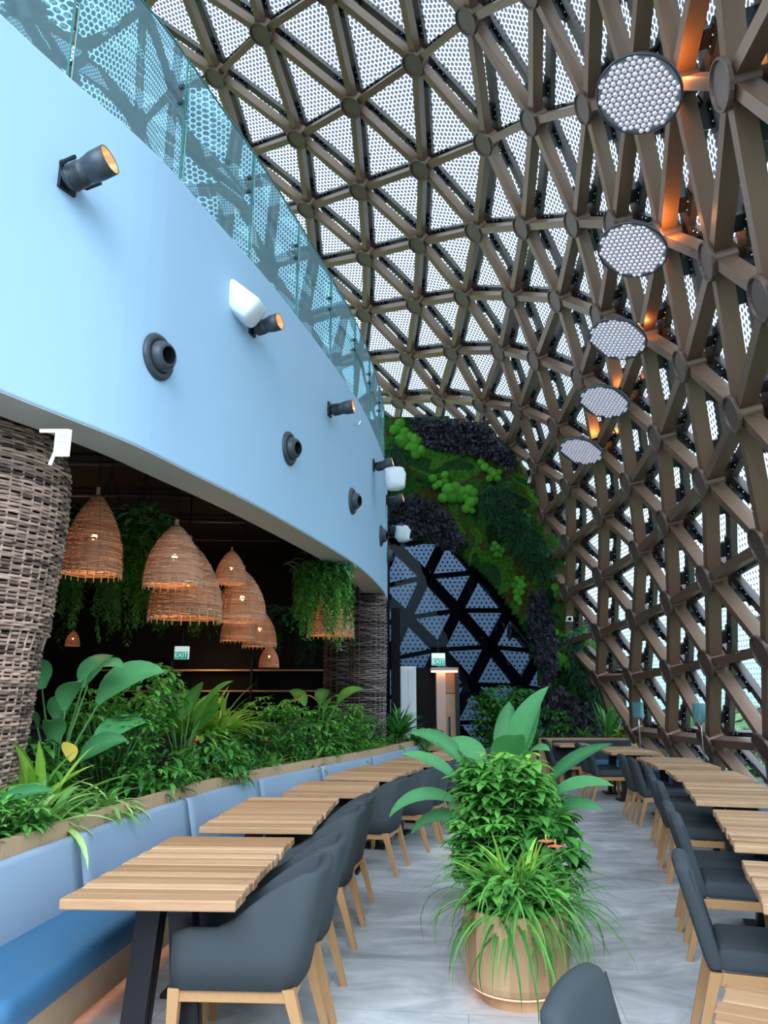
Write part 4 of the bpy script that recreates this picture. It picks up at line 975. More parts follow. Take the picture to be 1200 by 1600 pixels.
f = MB(); sweep(f, BQ, [(-.06, .02), (-.005, .02), (-.005, .88), (-.06, .88)], .1, BQ.L - .1, .15); shift(f, PO).build('timber_lip', M['lip_wood'], pb)
f = MB(); sweep(f, BQ, [(-1.15, .5), (-.06, .5), (-.06, .78), (-1.15, .78)], .1, BQ.L - .1, .15); shift(f, PO).build('soil', M['soil'], pb)
f = MB(); sweep(f, BQ, [(-1.22, .0), (-1.15, .0), (-1.15, .88), (-1.22, .88)], .1, BQ.L - .1, .3); shift(f, PO).build('rear_board', M['black'], pb)
def bed(Y, off, z=.81): p = BQ.get(BQ.t_at_y(Y), off)[0]; return Vector((p.x, p.y, z))
R = random.Random(11)
def dracaena(loc, label, n, L_, w, mat, el=(.1, 1.4), droop=(.9, 2.0), stem=0.0, group=None, name='dracaena'):
    f = strap_clump(n, L_, w, R, el, droop); s = MB()
    if stem:
        f.v = [(x, y, z + stem) for x, y, z in f.v]; s.tube([(0, 0, 0), (.02, 0, stem * .5), (0, 0, stem + .05)], [.022, .018, .016], 7)
    return plant(name, loc, label, [('foliage', f, LEAF[mat], False), ('stem', s, M['cane'], True)], group)
def schef(loc, label, n, H, r, ll, mat, name='schefflera'):
    f, s = whorl_bush(n, H, r, ll, R); return plant(name, loc, label, [('foliage', f, LEAF[mat], False), ('stem', s, M['stem'], True)])
def paddle(loc, label, spec, mat, name='bird_of_paradise', rz=0):
    f, s = paddle_plant(spec, R); return plant(name, loc, label, [('foliage', f, LEAF[mat], True), ('stem', s, M['stem'], True)], rz=rz)
def leafy(loc, label, n, H, r, ll, ar, mat, stem=0.0, name='leafy_shrub'):
    f = oval_bush(n, H, r, ll, ar, R, stem); s = MB()
    if stem:
        for k in range(3): s.tube([(.05 * (k - 1), 0, 0), (.04 * (k - 1), .02, stem * 1.2)], .011, 6)
    return plant(name, loc, label, [('foliage', f, LEAF[mat], False), ('stem', s, M['cane'], True)])
schef(bed(4.55, -.22), 'low bright schefflera at the front of the bed at the left edge', 90, .34, .24, .10, 'mid')
leafy(bed(4.15, -.3), 'low leafy ground cover in the bed nearest the camera', 160, .25, .3, .10, .45, 'mid')
paddle(bed(4.3, -.35), 'single large leaf poking in at the left edge of the bed', [(.3, .9, .25, .34, .13, .8)], 'blue')
dracaena(bed(4.9, -.22), 'white and green striped dracaena spilling over the timber lip beside the left column', 80, .48, .06, 'variegated', (.0, 1.3), (.8, 1.8))
dracaena(bed(5.7, -.22), 'second striped dracaena further along the lip, in front of the bird of paradise', 75, .42, .05, 'variegated', (-.1, 1.2), (.9, 1.9))
dracaena(bed(5.35, -.48), 'upright broad leaved dracaena between the striped ones and the column', 26, .60, .09, 'lime', (.8, 1.45), (.3, .9))
paddle(bed(5.9, -.70), 'tall bird of paradise with broad drooping leaves right of the left column', [(2.6, .35, .88, .42, .24, 1.5), (.2, .45, .78, .58, .26, 1.3, .9), (-.9, .2, .70, .42, .22, 1.6), (1.2, .3, .88, .46, .22, 1.2), (3.6, .5, .58, .40, .20, 1.3), (-2, .4, .60, .36, .18, 1.5), (.6, .7, .50, .46, .2, 1.0, .8), (-1.4, .15, .45, .34, .17, 1.6), (2.0, .2, .6, .36, .18, 1.4), (.1, .6, .35, .4, .18, 1.1, .9), (-.4, .35, .9, .4, .2, 1.7)], 'blue')
f = MB(); leaf(f, (0, 0, 0), -.6, -.5, .17, .13, .9, .6, 6, .2); plant('yellow_leaf', bed(5.75, -.55, 1.28), 'fading yellow leaf hanging under the tall bird of paradise', [('blade', f, LEAF['yellow'], True)], cat='leaf')
schef(bed(6.5, -.60), 'tall bushy schefflera behind the second striped dracaena', 280, .92, .40, .11, 'mid')
leafy(bed(6.6, -.25), 'dark low leafy plant at the lip between striped dracaena and red flowers', 240, .34, .33, .14, .3, 'deep')
leafy(bed(7.2, -.72), 'round headed shrub on bare pale canes in the middle of the bed', 420, .58, .36, .13, .42, 'mid', .48, 'cane_shrub')
paddle(bed(7.75, -.62), 'dark bird of paradise clump behind the first red flower', [(k * .9, .25 + .12 * (k % 3), .50 + .06 * (k % 4), .42, .19, .8) for k in range(11)], 'deep')
dracaena(bed(8.6, -.75), 'tall yellow-green cordyline fountain in the middle of the bed', 90, .74, .06, 'lime', (.35, 1.45), (.5, 1.3), .35, name='cordyline')
dracaena(bed(8.2, -.85), 'second yellow-green cordyline just left of the tallest one', 60, .66, .065, 'lime', (.4, 1.4), (.5, 1.3), .35, name='cordyline')
leafy(bed(7.7, -.22), 'dark glossy anthurium foliage at the lip under the first red flower', 260, .34, .36, .15, .34, 'deep')
dracaena(bed(8.55, -.22), 'dark strappy clump at the lip between the two red flowers', 90, .36, .028, 'deep', (-.1, 1.3), (1.0, 2.0))
dracaena(bed(9.0, -.28), 'striped yellow-green dracaena at the lip beside the second red flower', 50, .34, .045, 'variegated', (.0, 1.3), (.8, 1.8))
schef(bed(9.6, -.60), 'dense schefflera right of the cordylines', 260, .86, .42, .11, 'mid')
dracaena(bed(9.7, -.2), 'dark fern-like clump at the lip in front of the dense schefflera', 90, .34, .026, 'deep', (-.1, 1.2), (1.0, 2.1))
paddle(bed(10.6, -.55), 'bird of paradise with dark leaves left of the far wicker column', [(2.5, .4, .7, .4, .2, 1.2), (.2, .5, .75, .45, .2, 1.2), (-.8, .3, .6, .4, .18, 1.3), (1.4, .3, .7, .4, .2, 1.3), (3.4, .5, .5, .36, .16, 1.3), (-1.8, .6, .5, .35, .15, 1.2)], 'deep')
schef(bed(11.1, -.40), 'schefflera bush just left of the far wicker column', 230, .80, .42, .11, 'mid')
f = MB(); leaf(f, (0, 0, 0), 0, .1, .2, .14, .9, .7, 6, .2); leaf(f, (0, 0, 0), 2.4, .1, .18, .12, 1.2, .4, 6, .2); plant('yellow_leaf', bed(10.1, -.5, 1.62), 'pair of yellowed leaves above the schefflera left of the far column', [('blade', f, LEAF['yellow'], True)], cat='leaf')
dracaena(bed(10.8, -.18), 'dark strappy clump at the lip midway to the far column', 90, .36, .028, 'deep', (-.1, 1.2), (1.0, 2.1))
dracaena(bed(12.0, -.25), 'bright strappy clump at the lip in front of the far wicker column', 70, .38, .04, 'lime', (-.1, 1.3), (.9, 1.9))
dracaena(bed(12.7, -.2), 'low green strappy clump at the lip just before the dark dracaena', 80, .36, .035, 'mid', (-.1, 1.3), (.9, 1.9))
dracaena(bed(11.6, -.22), 'mid-green strappy clump at the lip left of the bright one', 80, .36, .035, 'mid', (-.1, 1.3), (.9, 1.9))
dracaena(bed(13.5, -.30), 'tall dark upright dracaena right of the far wicker column', 90, .62, .07, 'deep', (.4, 1.5), (.3, 1.2), .12)
dracaena(bed(13.75, -.05), 'dark drooping dracaena at the far end of the bed', 80, .46, .05, 'deep', (-.2, 1.2), (.8, 1.8))
for (px_, py_, Y, lb) in ((306, 1160, 7.25, 'red anthurium flower in the middle of the bed'), (416, 1160, 8.9, 'red anthurium flower beside the striped dracaena')):
    fp = at(px_, py_, Y); z = fp.z
    f = MB(); [leaf(f, (0, 0, 0), k * 1.25, .5, .075, .07, .5, .5, 4, .2) for k in range(5)]; s = MB(); s.tube([(-.12, .05, -z + .80), (-.04, .03, -.15), (0, 0, 0)], .005, 5)
    c = MB(); c.tube([(0, 0, 0), (.01, 0, .06)], .006, 5); plant('anthurium_flower', fp, lb, [('bract', f, M['red'], False), ('stem', s, M['stem'], True), ('spike', c, LEAF['yellow'], True)], cat='flower')

ORD = 'first second third fourth fifth sixth seventh eighth ninth tenth eleventh twelfth thirteenth fourteenth fifteenth sixteenth seventeenth eighteenth nineteenth'.split()
for i in range(19):
    Y = 4.35 + i * .52 + R.uniform(-.12, .12); k_ = ('deep', 'mid', 'fern', 'mid')[i % 4]
    dracaena(bed(Y, R.uniform(-.36, -.14)), '%s low %s strappy plant from the camera tucked along the planter lip' % (ORD[i], {'deep': 'dark green', 'mid': 'mid-green', 'fern': 'bright green'}[k_]), 44, R.uniform(.22, .34), R.uniform(.02, .04), k_, (-.1, 1.35), (.9, 2.0), group='low filler plants along the planter lip', name='lip_plant')
for i, (Y, off, H, mt, lb) in enumerate(((5.6, -.85, .5, 'deep', 'dark leafy shrub in the shade behind the tall bird of paradise'), (7.0, -.98, .75, 'deep', 'dark leafy shrub behind the shrub on bare canes'), (8.1, -.55, .45, 'mid', 'mid-green leafy shrub under the cordylines'), (9.0, -.62, .5, 'deep', 'dark leafy shrub just right of the cordylines'), (10.2, -.3, .5, 'mid', 'bright leafy shrub between the two right-hand scheffleras'), (12.3, -.5, .45, 'deep', 'dark leafy shrub at the foot of the far wicker column'))):
    leafy(bed(Y, off), lb, 260, H, .38, .15, .36, mt)
# hanging plants inside
def hanging(px_, py_, Y, Rr, n, L_, label, mat='fern', top=3.9):
    p = at(px_, py_, Y); f = hang_strands(int(n * .75), Rr, L_, R, .045); g = oval_bush(170, .42, Rr * 1.05, .20, .36, R, -.05)
    b = MB(); b.lathe([(.02, -.08), (Rr * .45, -.05), (Rr * .55, .12), (Rr * .5, .12), (Rr * .4, -.02), (.02, -.04)], 16); c = MB()
    for k in range(3): c.tube([(Rr * .5 * math.cos(k * 2.1), Rr * .5 * math.sin(k * 2.1), .1), (0, 0, .8), (0, 0, 4.5 - p.z)], .005, 4)
    plant('hanging_planter', p, label, [('trailing_fern', f, LEAF[mat], False), ('crown_leaves', g, LEAF['blue'], False), ('pot', b, M['black'], True), ('cords', c, M['black'], False)], None, 'hanging plant')
hanging(165, 850, 8.2, .50, 420, 1.35, 'big trailing fern hanging right behind the lamp beside the left column')
hanging(222, 845, 8.6, .34, 300, 1.4, 'narrow trailing fern hanging between the first two basket lamps')
hanging(288, 955, 9.6, .45, 240, .55, 'trailing fern hanging below the large second lamp')
hanging(505, 905, 10.0, .36, 420, 1.15, 'bright trailing fern hanging just left of the far wicker column')
hanging(460, 985, 12.5, .5, 260, .75, 'dim trailing fern hanging deeper inside, left of the bright one', 'darkfern')
# dim bar inside
t = empty('bar_counter', (-3.4, 13.2, 0), .1, 'dark bar counter deep inside behind the planting bed', 'counter'); f = MB(); f.rbox((0, 0, .55), (2.4, .3, .55), .02); f.build('body', M['black_steel'], t); f = MB(); f.rbox((0, -.05, 1.13), (2.5, .4, .03), .01); f.build('worktop', M['dark_grey'], t)
t = empty('back_bar_shelf', (-3.4, 15.7, 0), 0, 'dim back bar shelving against the dark far wall inside', 'shelf')
for k in range(4): f = MB(); f.box((-2.4, -.2, .9 + k * .4), (2.4, .2, .93 + k * .4)); f.build('shelf_board', M['lip_wood'], t)
for k in range(4): f = MB(); f.box((-2.4 + k * 1.58, -.2, 0), (-2.36 + k * 1.58, .2, 2.3)); f.build('upright', M['black_steel'], t)
for (x, y, z) in ((-3.4, 14.9, 2.2), (-5.2, 12, 2.6)):
    li = bpy.data.lights.new('bar_glow', 'POINT'); li.energy = 10; li.color = (1, .55, .28); li.shadow_soft_size = .1; lo = bpy.data.objects.new('bar_glow', li); COL.objects.link(lo); lo.location = (x, y, z)

# ------------------------------------------------------------------ tables
def make_table(Lt, Wt, label, seed):
    Rr = random.Random(seed); t = empty('dining_table', (0, 0, 0), 0, label, 'table'); f = MB(); y = -Lt / 2
    while y < Lt / 2 - .01:
        w = min(Rr.uniform(.065, .11), Lt / 2 - y)
        if Lt / 2 - (y + w) < .04: w = Lt / 2 - y
        j0, j1 = Rr.uniform(-.008, .006), Rr.uniform(-.008, .006)
        f.rbox(((j0 + j1) / 2, y + w / 2, .73), (Wt / 2 + (j1 - j0) / 2, w / 2 - .0008, .022 + Rr.uniform(-.001, .001)), .007, Rr.random()); y += w
    f.build('tabletop', M['table_wood'], t)
    ps = (-Lt * .30, Lt * .30) if Lt > 1.2 else (0,)
    for py_ in ps:
        g = MB()
        for sg in (-1, 1):
            for dy in (-.032, .032):
                g.hexa([Vector((sg * .13 + a * .055, py_ + dy + b * .024, 0.02)) if zz == 0 else Vector((sg * .07 + a * .055, py_ + dy + b * .024, .69)) for zz, a, b in ((0, -1, -1), (0, 1, -1), (0, 1, 1), (0, -1, 1), (1, -1, -1), (1, 1, -1), (1, 1, 1), (1, -1, 1))])
        g.build('leg', M['black_steel'], t)
        g = MB(); g.rbox((0, py_, .012), (.26, .16, .012), .004); g.build('base_plate', M['black_steel'], t)
    g = MB(); g.rbox((0, 0, .698), (Wt * .36, Lt * .38, .010), .003); g.build('under_frame', M['black_steel'], t); return t
LT = [(-.98, 4.37, 3, 1.55, 'large teak-topped table nearest the camera beside the left banquette'), (-.82, 6.29, 3, 1.6, 'teak-topped table second from the camera beside the left banquette'),
      (-.48, 7.87, 6, 1.02, 'small teak-topped table third along the left banquette'), (-.08, 9.54, 16, 1.5, 'large teak-topped table fourth along the left banquette'),
      (.55, 11.25, 19, 1.45, 'teak-topped table fifth along the left banquette'), (1.15, 12.85, 20, .85, 'small teak-topped table sixth along the left row, half behind the big leaves'), (.80, 14.0, 18, .7, 'farthest small table of the left row, below the white cabinet')]
for i, (x, y, a, L_, lb) in enumerate(LT):
    t = make_table(L_, .77 if i < 5 else .6, lb, 20 + i); t.location = (x, y, 0); t.rotation_euler = (0, 0, -math.radians(a))
RT = [(1.14, 2.0, 29, 1.0, 'teak-topped table cut off by the bottom right corner'), (2.12, 3.86, 19, .95, 'small teak-topped table on the right edge just past the corner one'), (2.68, 5.49, 18, 1.58, 'large teak-topped table on the right, third from the camera'),
      (3.22, 7.5, 16.8, 1.6, 'large teak-topped table on the right, fourth from the camera'), (3.65, 9.13, 13, 1.0, 'small teak-topped table on the right, between the two large ones'), (3.93, 10.84, 8.6, 1.55, 'large teak-topped table on the right in front of the nearer lamp'),
      (4.0, 13.4, 3, 1.6, 'far teak-topped table on the right in front of the farther lamp'), (3.5, 14.9, 0, .7, 'smallest farthest table on the right before the end planter')]
for i, (x, y, a, L_, lb) in enumerate(RT):
    t = make_table(L_, .77 if i < 7 else .6, lb, 40 + i); t.location = (x, y, 0); t.rotation_euler = (0, 0, -math.radians(a))

# ------------------------------------------------------------------ chairs (they face +Y, the root is at the back edge of the seat)
def legs_and_rails(t, w, d, wood, zt=.37):
    for sx in (-1, 1):
        for (y0, y1, nm) in ((.06, -.05, 'rear'), (d - .04, d - .03, 'front')):
            f = MB(); xt = sx * (w / 2 - .03); xb = sx * (w / 2 - .035); a, b = .026, .016
            f.hexa([Vector((xb + i * b, y1 + j * b, 0)) for i, j in ((-1, -1), (1, -1), (1, 1), (-1, 1))] + [Vector((xt + i * a, y0 + j * a, zt)) for i, j in ((-1, -1), (1, -1), (1, 1), (-1, 1))]); f.build('leg', wood, t)
    f = MB(); f.rbox((0, .05, zt - .028), (w / 2 - .02, .014, .028), .004, nx=1); f.rbox((0, d - .04, zt - .028), (w / 2 - .02, .014, .028), .004)
    for sx in (-1, 1): f.rbox((sx * (w / 2 - .03), d / 2, zt - .028), (.014, d / 2 - .05, .028), .004)
    f.build('seat_rail', wood, t)
def make_armchair():
    t = empty('armchair', (0, 0, 0), 0, 'x', 'chair', 'grey armchairs along the left row'); W2, D = .29, .60
    pts = []
    for k in range(8): pts.append((-W2, D - .02 - (D - .02 - .12) * k / 7))
    for k in range(1, 7): a = k / 6 * PI / 2; pts.append((-W2 + .11 * (1 - math.cos(a)), .12 - .10 * math.sin(a) ))
    for k in range(1, 5): pts.append((-W2 + .11 + (2 * W2 - .22) * k / 5, .02 - .012 * math.sin(PI * k / 5)))
    pts += [(-x, y) for x, y in pts[:14]][::-1]
    def top(y): 
        u = max(0, min(1, (.40 - y) / .34)); return .60 + .225 * (u * u * (3 - 2 * u)) + .008
    f = MB(); V = []; F = []; th = .062; n = len(pts); m = 9
    for i, (x, y) in enumerate(pts):
        x0, y0 = pts[max(i - 1, 0)]; x1, y1 = pts[min(i + 1, n - 1)]; d = Vector((x1 - x0, y1 - y0, 0)).normalized(); o = Vector((-d.y, d.x, 0)); o = -o if o.dot(Vector((x, y - .35, 0))) < 0 else o
        h = top(y); lean = .22 * max(0, min(1, (.30 - y) / .25)); c = Vector((x, y, 0)); endk = 1 - (.9 if i in (0, n - 1) else 0)
        if i in (0, n - 1): h -= .02
        for (off, z) in ((0, .365), (.004, .5), (0, h - .022), (-.010, h - .006), (-th / 2, h), (-th + .010, h - .006), (-th, h - .022), (-th, .5), (-th, .365)):
            V.append(c + o * (off if endk == 1 else off * .6 - th * .2) + Vector((0, -lean * max(0, z - .38) , z)) + o * 0)
    for i in range(n - 1):
        for k in range(m): l = (k + 1) % m; F.append((i * m + k, i * m + l, (i + 1) * m + l, (i + 1) * m + k))
    F.append(tuple(range(m))[::-1]); F.append(tuple(range((n - 1) * m, n * m))); f.add(V, F)
    f.build('arm_shell', M['fabric'], t, True)
    f = MB(); f.rbox((0, .335, .425), (W2 - .065, .27, .055), .035, nx=4, fn=lambda q: Vector((q.x, q.y, q.z + (.012 * (1 - (q.x / .23) ** 2) if q.z > .43 else 0)))); f.build('seat', M['fabric'], t, True)
    legs_and_rails(t, .58, .60, M['wood']); return t
def make_sidechair():
    t = empty('side_chair', (0, 0, 0), 0, 'x', 'chair', 'grey side chairs along the right row'); f = MB()
    def bend(q): h = max(0, q.z - .40); return Vector((q.x * (1 - .04 * h / .42), q.y - .26 * h + .22 * q.x * q.x, q.z - (.018 * (q.x / .23) ** 2 if q.z > .75 else 0)))
    f.rbox((0, .05, .605), (.235, .038, .235), .034, nx=6, fn=bend); f.build('backrest', M['fabric'], t, True)
    f = MB(); f.rbox((0, .32, .425), (.235, .245, .05), .03, nx=3); f.build('seat', M['fabric'], t, True)
    f = MB(); f.tube([Vector((.222, .05 - .26 * max(0, z - .4) + .22 * .053 + .026, z)) for z in (.42, .5, .6, .7, .8)], .004, 4); f.build('piping', M['fabric'], t); f = MB(); f.tube([Vector((-.222, .05 - .26 * max(0, z - .4) + .22 * .053 + .026, z)) for z in (.42, .5, .6, .7, .8)], .004, 4); f.build('piping', M['fabric'], t)
    legs_and_rails(t, .47, .56, M['wood']); return t
def place(proto, used, x, y, ang, label):
    t = proto if not used else copy_tree(proto); t.location = (x, y, 0); t.rotation_euler = (0, 0, math.radians(ang)); t['label'] = label; return t
ac = make_armchair()
AL = [(-.34, 3.98, 3, 'grey armchair nearest the camera at the near left table'), (-.29, 4.63, 3, 'second grey armchair at the near left table, behind the nearest one'), (-.22, 5.80, 5, 'nearer grey armchair at the second left table'), (-.17, 6.45, 7, 'farther grey armchair at the second left table'),
      (.13, 7.86, 14, 'single grey armchair standing clear at the small third left table'), (.50, 9.0, 17, 'nearer grey armchair at the fourth left table'), (.70, 9.70, 17, 'farther grey armchair at the fourth left table'),
      (1.05, 10.72, 20, 'nearer grey armchair at the fifth left table, partly behind the hanging big leaf'), (1.30, 11.45, 20, 'farther grey armchair at the fifth left table'), (1.62, 12.6, 20, 'grey armchair at the sixth left table behind the central planting')]
for i, (x, y, a, lb) in enumerate(AL): place(ac, i, x, y, 90 - a, lb)
for i, (x, y, a, lb) in enumerate([(1.36, 14.1, -70, 'farthest grey armchair on the left, below the white cabinet')]): place(ac, 1, x, y, a, lb)
sc_ = make_sidechair()
SL = [(.57, 2.36, 29, 'grey side chair cut off by the bottom edge, seen from its front'), (1.54, 4.15, 19, 'grey side chair at the small right edge table, large in the right foreground'), (2.01, 5.48, 18, 'nearer grey side chair at the third right table'), (2.18, 6.1, 18, 'farther grey side chair at the third right table'),
      (2.62, 7.53, 17, 'nearer grey side chair at the fourth right table'), (2.76, 8.16, 16, 'farther grey side chair at the fourth right table'), (3.06, 9.2, 13, 'grey side chair at the small table between the large right ones'), (3.27, 10.45, 8, 'nearer grey side chair at the table in front of the nearer lamp'),
      (3.32, 11.05, 8, 'farther grey side chair at the table in front of the nearer lamp'), (3.34, 13.0, 3, 'nearer grey side chair at the far right table'), (3.35, 13.6, 3, 'farther grey side chair at the far right table'), (3.05, 14.9, 0, 'grey side chair at the smallest farthest right table')]
for i, (x, y, a, lb) in enumerate(SL): place(sc_, i, x, y, -90 - a, lb)

# ------------------------------------------------------------------ right-hand bench, ledge, lamps
BR = Path([(1.35, 1.2), (1.75, 2.2), (2.47, 3.66), (3.05, 5.36), (3.60, 7.35), (4.02, 9.0), (4.27, 10.8), (4.36, 12.4), (4.34, 14.3)], 8)
rb = empty('window_bench', (4.0, 9, 0), 0, 'long blue bench behind the right-hand tables along the shell', 'bench'); RO = Vector((4.0, 9, 0))
f = MB(); sweep(f, BR, rounded([(.0, .28), (.50, .28), (.50, .45), (.0, .45)], .04, 3), .1, BR.L, .15); shift(f, RO).build('seat', M['fabric_seat'], rb, True)
f = MB(); sweep(f, BR, [(.08, .0), (.44, .0), (.44, .28), (.06, .28)], .1, BR.L, .2); shift(f, RO).build('base', M['fabric_seat'], rb)
f = MB(); sweep(f, BR, rounded([(.44, .40), (.52, .40), (.54, .56), (.48, .56)], .02, 2), .1, BR.L, .15); shift(f, RO).build('low_back', M['fabric_blue'], rb, True)
def shade_mat():
    m = pbr('teal_patterned_shade', (0.06, 0.22, 0.25), .8, noise=1.0, scale=28, stretch=(1, 1, .35), col2=(.30, .60, .62), trans=.35); return m
M['shade'] = shade_mat()
for (x, y, lb) in ((4.32, 11.3, 'teal patterned shade lamp on a thin pole, the nearer of the two by the shell'), (4.27, 13.9, 'teal patterned shade lamp on a thin pole, the farther one by the living wall')):
    t = empty('pole_lamp', (x + .18, y, 0), 0, lb, 'lamp')
    f = MB(); f.rbox((0, 0, .555), (.10, .10, .105), .01); f.build('timber_base', M['wood'], t)
    f = MB(); f.tube([(0, 0, .65), (0, 0, 1.5)], .011, 8); f.build('pole', M['bolt'], t, True)
    f = MB(); f.lathe([(.10, 1.25), (.097, 1.51), (.093, 1.51), (.096, 1.25)], 24); f.build('shade', M['shade'], t, True)
# end planter with curved seat
t = empty('end_planter', (4.1, 15.6, 0), 0, 'timber planter box in front of the foot of the living wall', 'planter'); f = MB(); f.box((-1.15, -.3, 0), (.72, .3, .84)); f.build('box', M['lip_wood'], t); f = MB(); f.box((-1.1, -.26, .84), (.68, .26, .85)); f.build('soil', M['soil'], t)
t = empty('end_bench', (3.95, 15.1, 0), 0, 'short grey-blue upholstered seat in front of the end planter', 'bench'); f = MB(); f.rbox((0, 0, .38), (.75, .2, .08), .03); f.build('seat', M['fabric_seat'], t, True); f = MB(); f.rbox((0, .15, .60), (.75, .05, .2), .03); f.build('backrest', M['fabric'], t, True); f = MB(); f.box((-.7, -.15, 0), (.7, .15, .3)); f.build('base', M['lip_wood'], t)
dracaena((4.65, 15.6, .84), 'bright strappy plant at the right end of the end planter', 70, .40, .05, 'lime', (.0, 1.3), (.8, 1.8)); dracaena((4.35, 15.55, .84), 'tall sword-leaved plant in the end planter', 30, .75, .07, 'deep', (.9, 1.5), (.1, .6))
dracaena((3.9, 15.55, .84), 'fern-like clump in the middle of the end planter', 80, .36, .035, 'mid', (.0, 1.3), (.8, 1.8)); leafy((3.3, 15.6, .84), 'dark leafy shrub at the left end of the end planter', 260, .5, .4, .13, .35, 'deep')
schef((2.35, 15.3, .55), 'tall dark schefflera against the dark glazing behind the central planting', 260, 1.35, .62, .20, 'deep')
t = empty('planter_box', (2.35, 15.3, 0), 0, 'timber box holding the tall dark schefflera before the dark glazing', 'planter'); f = MB(); f.rbox((0, 0, .29), (.5, .3, .29), .01); f.build('box', M['lip_wood'], t)
t = empty('planter_box', (at(668, 1150, 14.9).x, 14.9, 0), 0, 'small timber box planter at the foot of the exit portal', 'planter'); f = MB(); f.rbox((0, 0, .38), (.25, .16, .38), .01); f.build('box', M['lip_wood'], t)
leafy((t.location.x, 14.9, .74), 'small green plant in the box at the foot of the exit portal', 140, .28, .28, .13, .35, 'mid')

# ------------------------------------------------------------------ central oval planter
A0, A1 = Vector((.735, 4.70, 0)), Vector((1.02, 6.9, 0)); ax = (A1 - A0).normalized(); nx_ = Vector((ax.y, -ax.x, 0))
def stadium(r, n=18):
    out = []
    for k in range(n + 1): a = -PI / 2 + PI * k / n; out.append(A1 + nx_ * r * math.cos(a + PI / 2) * -1 + ax * r * math.sin(a + PI / 2)) if False else out.append(A1 + (nx_ * math.cos(PI * k / n) + ax * math.sin(PI * k / n)) * r)
    for k in range(n + 1): out.append(A0 - (nx_ * math.cos(PI * k / n) + ax * math.sin(PI * k / n)) * r)
    return out
op = empty('oval_planter', A0, 0, 'oval planter clad in upright timber planks standing in the middle of the aisle', 'planter')
def resample(pts, step):
    out = []; n = len(pts)
    for i in range(n):
        a, b = pts[i], pts[(i + 1) % n]; m = max(1, int((b - a).length / step)); out += [a.lerp(b, k / m) for k in range(m)]
    return out
f = MB(); ring = resample(stadium(.285), .055); nr_ = len(ring); lo_ = resample(stadium(.285), .055)
cen = lambda p: (A0 + ax * max(0, min((A1 - A0).length, (p - A0).dot(ax))))
tone = .5
for i in range(nr_):
    if i % 2 == 0: tone = R.random()
    a, b = ring[i], ring[(i + 1) % nr_]; ia, ib = (cen(a) - a).normalized(), (cen(b) - b).normalized()
    prof = [(.030, .075), (.010, .09), (.0, .12), (.0, .462), (.004, .468), (.026, .468), (.03, .40)]
    V = [a + ia * o + Vector((0, 0, z)) - A0 for o, z in prof] + [b + ib * o + Vector((0, 0, z)) - A0 for o, z in prof]; m = len(prof)
    f.add(V, [(k, k + m, k + m + 1, k + 1) for k in range(m - 1)], tone)
f.build('plank_body', M['plank_wood'], op)
f = MB()
for i in range(nr_):
    if i % 2 == 0: tone = R.random()
    a, b = ring[i], ring[(i + 1) % nr_]; ia, ib = (cen(a) - a).normalized() * .085, (cen(b) - b).normalized() * .085
    f.add([a + ia + Vector((0, 0, 0)) - A0, b + ib - A0, b + ib + Vector((0, 0, .085)) - A0, a + ia + Vector((0, 0, .085)) - A0], [(0, 1, 2, 3)], tone)
    f.add([a + (cen(a) - a).normalized() * .03 + Vector((0, 0, .076)) - A0, b + (cen(b) - b).normalized() * .03 + Vector((0, 0, .076)) - A0, cen(b) + Vector((0, 0, .076)) - A0, cen(a) + Vector((0, 0, .076)) - A0], [(0, 1, 2, 3)], .2)
f.build('plinth', M['plank_wood'], op)
f = MB()
for i in range(nr_):
    a, b = ring[i], ring[(i + 1) % nr_]; V = []
    for q in (a, b):
        iq = (cen(q) - q).normalized()
        for o, z in ((.035, .066), (.05, .066), (.05, .073), (.035, .073)): V.append(q + iq * o + Vector((0, 0, z)) - A0)
    f.add(V, [(k, (k + 1) % 4, 4 + (k + 1) % 4, 4 + k) for k in range(4)])
f.build('led_strip', pbr('plinth_led', (1, .6, .4), .4, emit=((1, .42, .22), .8)), op, label='warm lit strip')
f = MB(); f.add([q + (cen(q) - q).normalized() * .02 + Vector((0, 0, .44)) - A0 for q in ring], [tuple(range(nr_))]); f.build('soil', M['soil'], op)
def cp(u, s=0.0, z=.44): return A0 + ax * u + nx_ * s + Vector((0, 0, z))
f = strap_clump(280, .62, .019, R, (.1, 1.4), (1.2, 2.7), 9, .09); plant('grass_clump', cp(-.02), 'big arching grass clump with long drooping blades over the front of the oval planter', [('foliage', f, LEAF['fern'], False)])
f = strap_clump(40, .50, .035, R, (.7, 1.45), (.4, 1.2), 8, .06); plant('upright_grass', cp(.12, 0), 'brighter upright blades in the heart of the front grass clump', [('foliage', f, LEAF['lime'], False)])
leafy(cp(-.05, 0, .42), 'low broad leaves at the rim under the arching grass', 200, .22, .25, .13, .45, 'mid')
schef(cp(.75, -.04), 'dense schefflera in the middle of the oval planter', 330, .84, .27, .15, 'mid')
schef(cp(.5, -.18), 'shorter schefflera on the left side of the oval planter', 140, .5, .20, .11, 'mid')
leafy(cp(.6, .22), 'glossy broad leaved plant on the right flank of the oval planter', 260, .42, .20, .17, .38, 'deep')
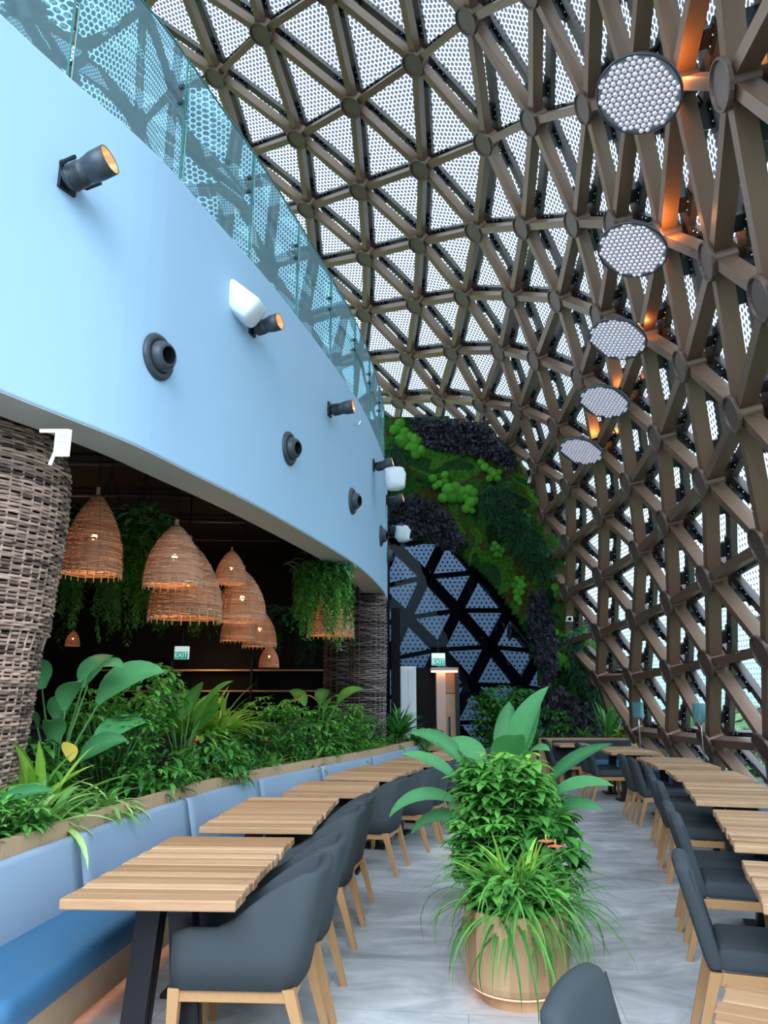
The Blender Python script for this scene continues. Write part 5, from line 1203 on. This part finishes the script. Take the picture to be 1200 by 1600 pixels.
leafy(cp(1.3, .18), 'pale glossy plant on the right flank further back', 280, .52, .22, .16, .36, 'mid')
schef(cp(1.25, .05), 'brighter schefflera behind the dense one', 200, .85, .24, .12, 'lime')
paddle(cp(1.45, -.02), 'big bird of paradise with broad leaves at the back of the oval planter',
       [(.15, .12, .62, .72, .24, .7), (.6, .22, .62, .66, .22, .6), (3.0, .55, .70, .52, .20, 1.0), (2.6, .30, .62, .44, .22, 1.5), (3.4, .75, .60, .55, .18, .7), (0.0, .75, .60, .62, .14, .6), (-.4, .9, .55, .50, .16, .9),
        (-1.5, .25, .60, .50, .26, 1.2), (1.2, .15, .60, .60, .2, .6), (-.2, 1.05, .45, .42, .15, .9), (3.25, .95, .48, .62, .15, 1.5), (3.0, 1.1, .35, .5, .15, 1.4), (-.9, .3, .62, .4, .2, 1.5)], 'blue')
dracaena(cp(.15, .22), 'thin dark drooping blades on the right rim of the oval planter', 60, .48, .02, 'deep', (-.2, .8), (.9, 2.0), name='grass_clump')
dracaena(cp(1.9, .15), 'striped strappy plant on the right side at the back of the oval planter', 60, .4, .04, 'variegated', (-.1, 1.3), (.8, 1.8))
for (px_, py_, Y, lb) in ((853, 1318, 4.75, 'coral anthurium flower on the right of the front grass, the upper of two'), (868, 1326, 4.7, 'coral anthurium flower on the right of the front grass, the lower of two'), (702, 1336, 4.75, 'tiny red flower on the left of the arching grass')):
    p = at(px_, py_, Y); k_ = .35 if 'tiny' in lb else 1.0; f = MB(); [leaf(f, (0, 0, 0), -PI / 2 + k * 1.25, .45, .055 * k_, .05 * k_, .4, .5, 4, .2) for k in range(5)]; c = MB(); c.tube([(0, 0, 0), (.0, 0, .05 * k_)], .005 * k_, 5); s = MB(); s.tube([(0, 0, 0), (-.05 if px_ > 800 else .1, .1, -.2), ((cp(.2) - p).x, (cp(.2) - p).y, .46 - p.z)], .004, 5)
    plant('anthurium_flower', p, lb, [('bract', f, M['coral'], False), ('spike', c, LEAF['yellow'], True), ('stem', s, M['stem'], True)], cat='flower')
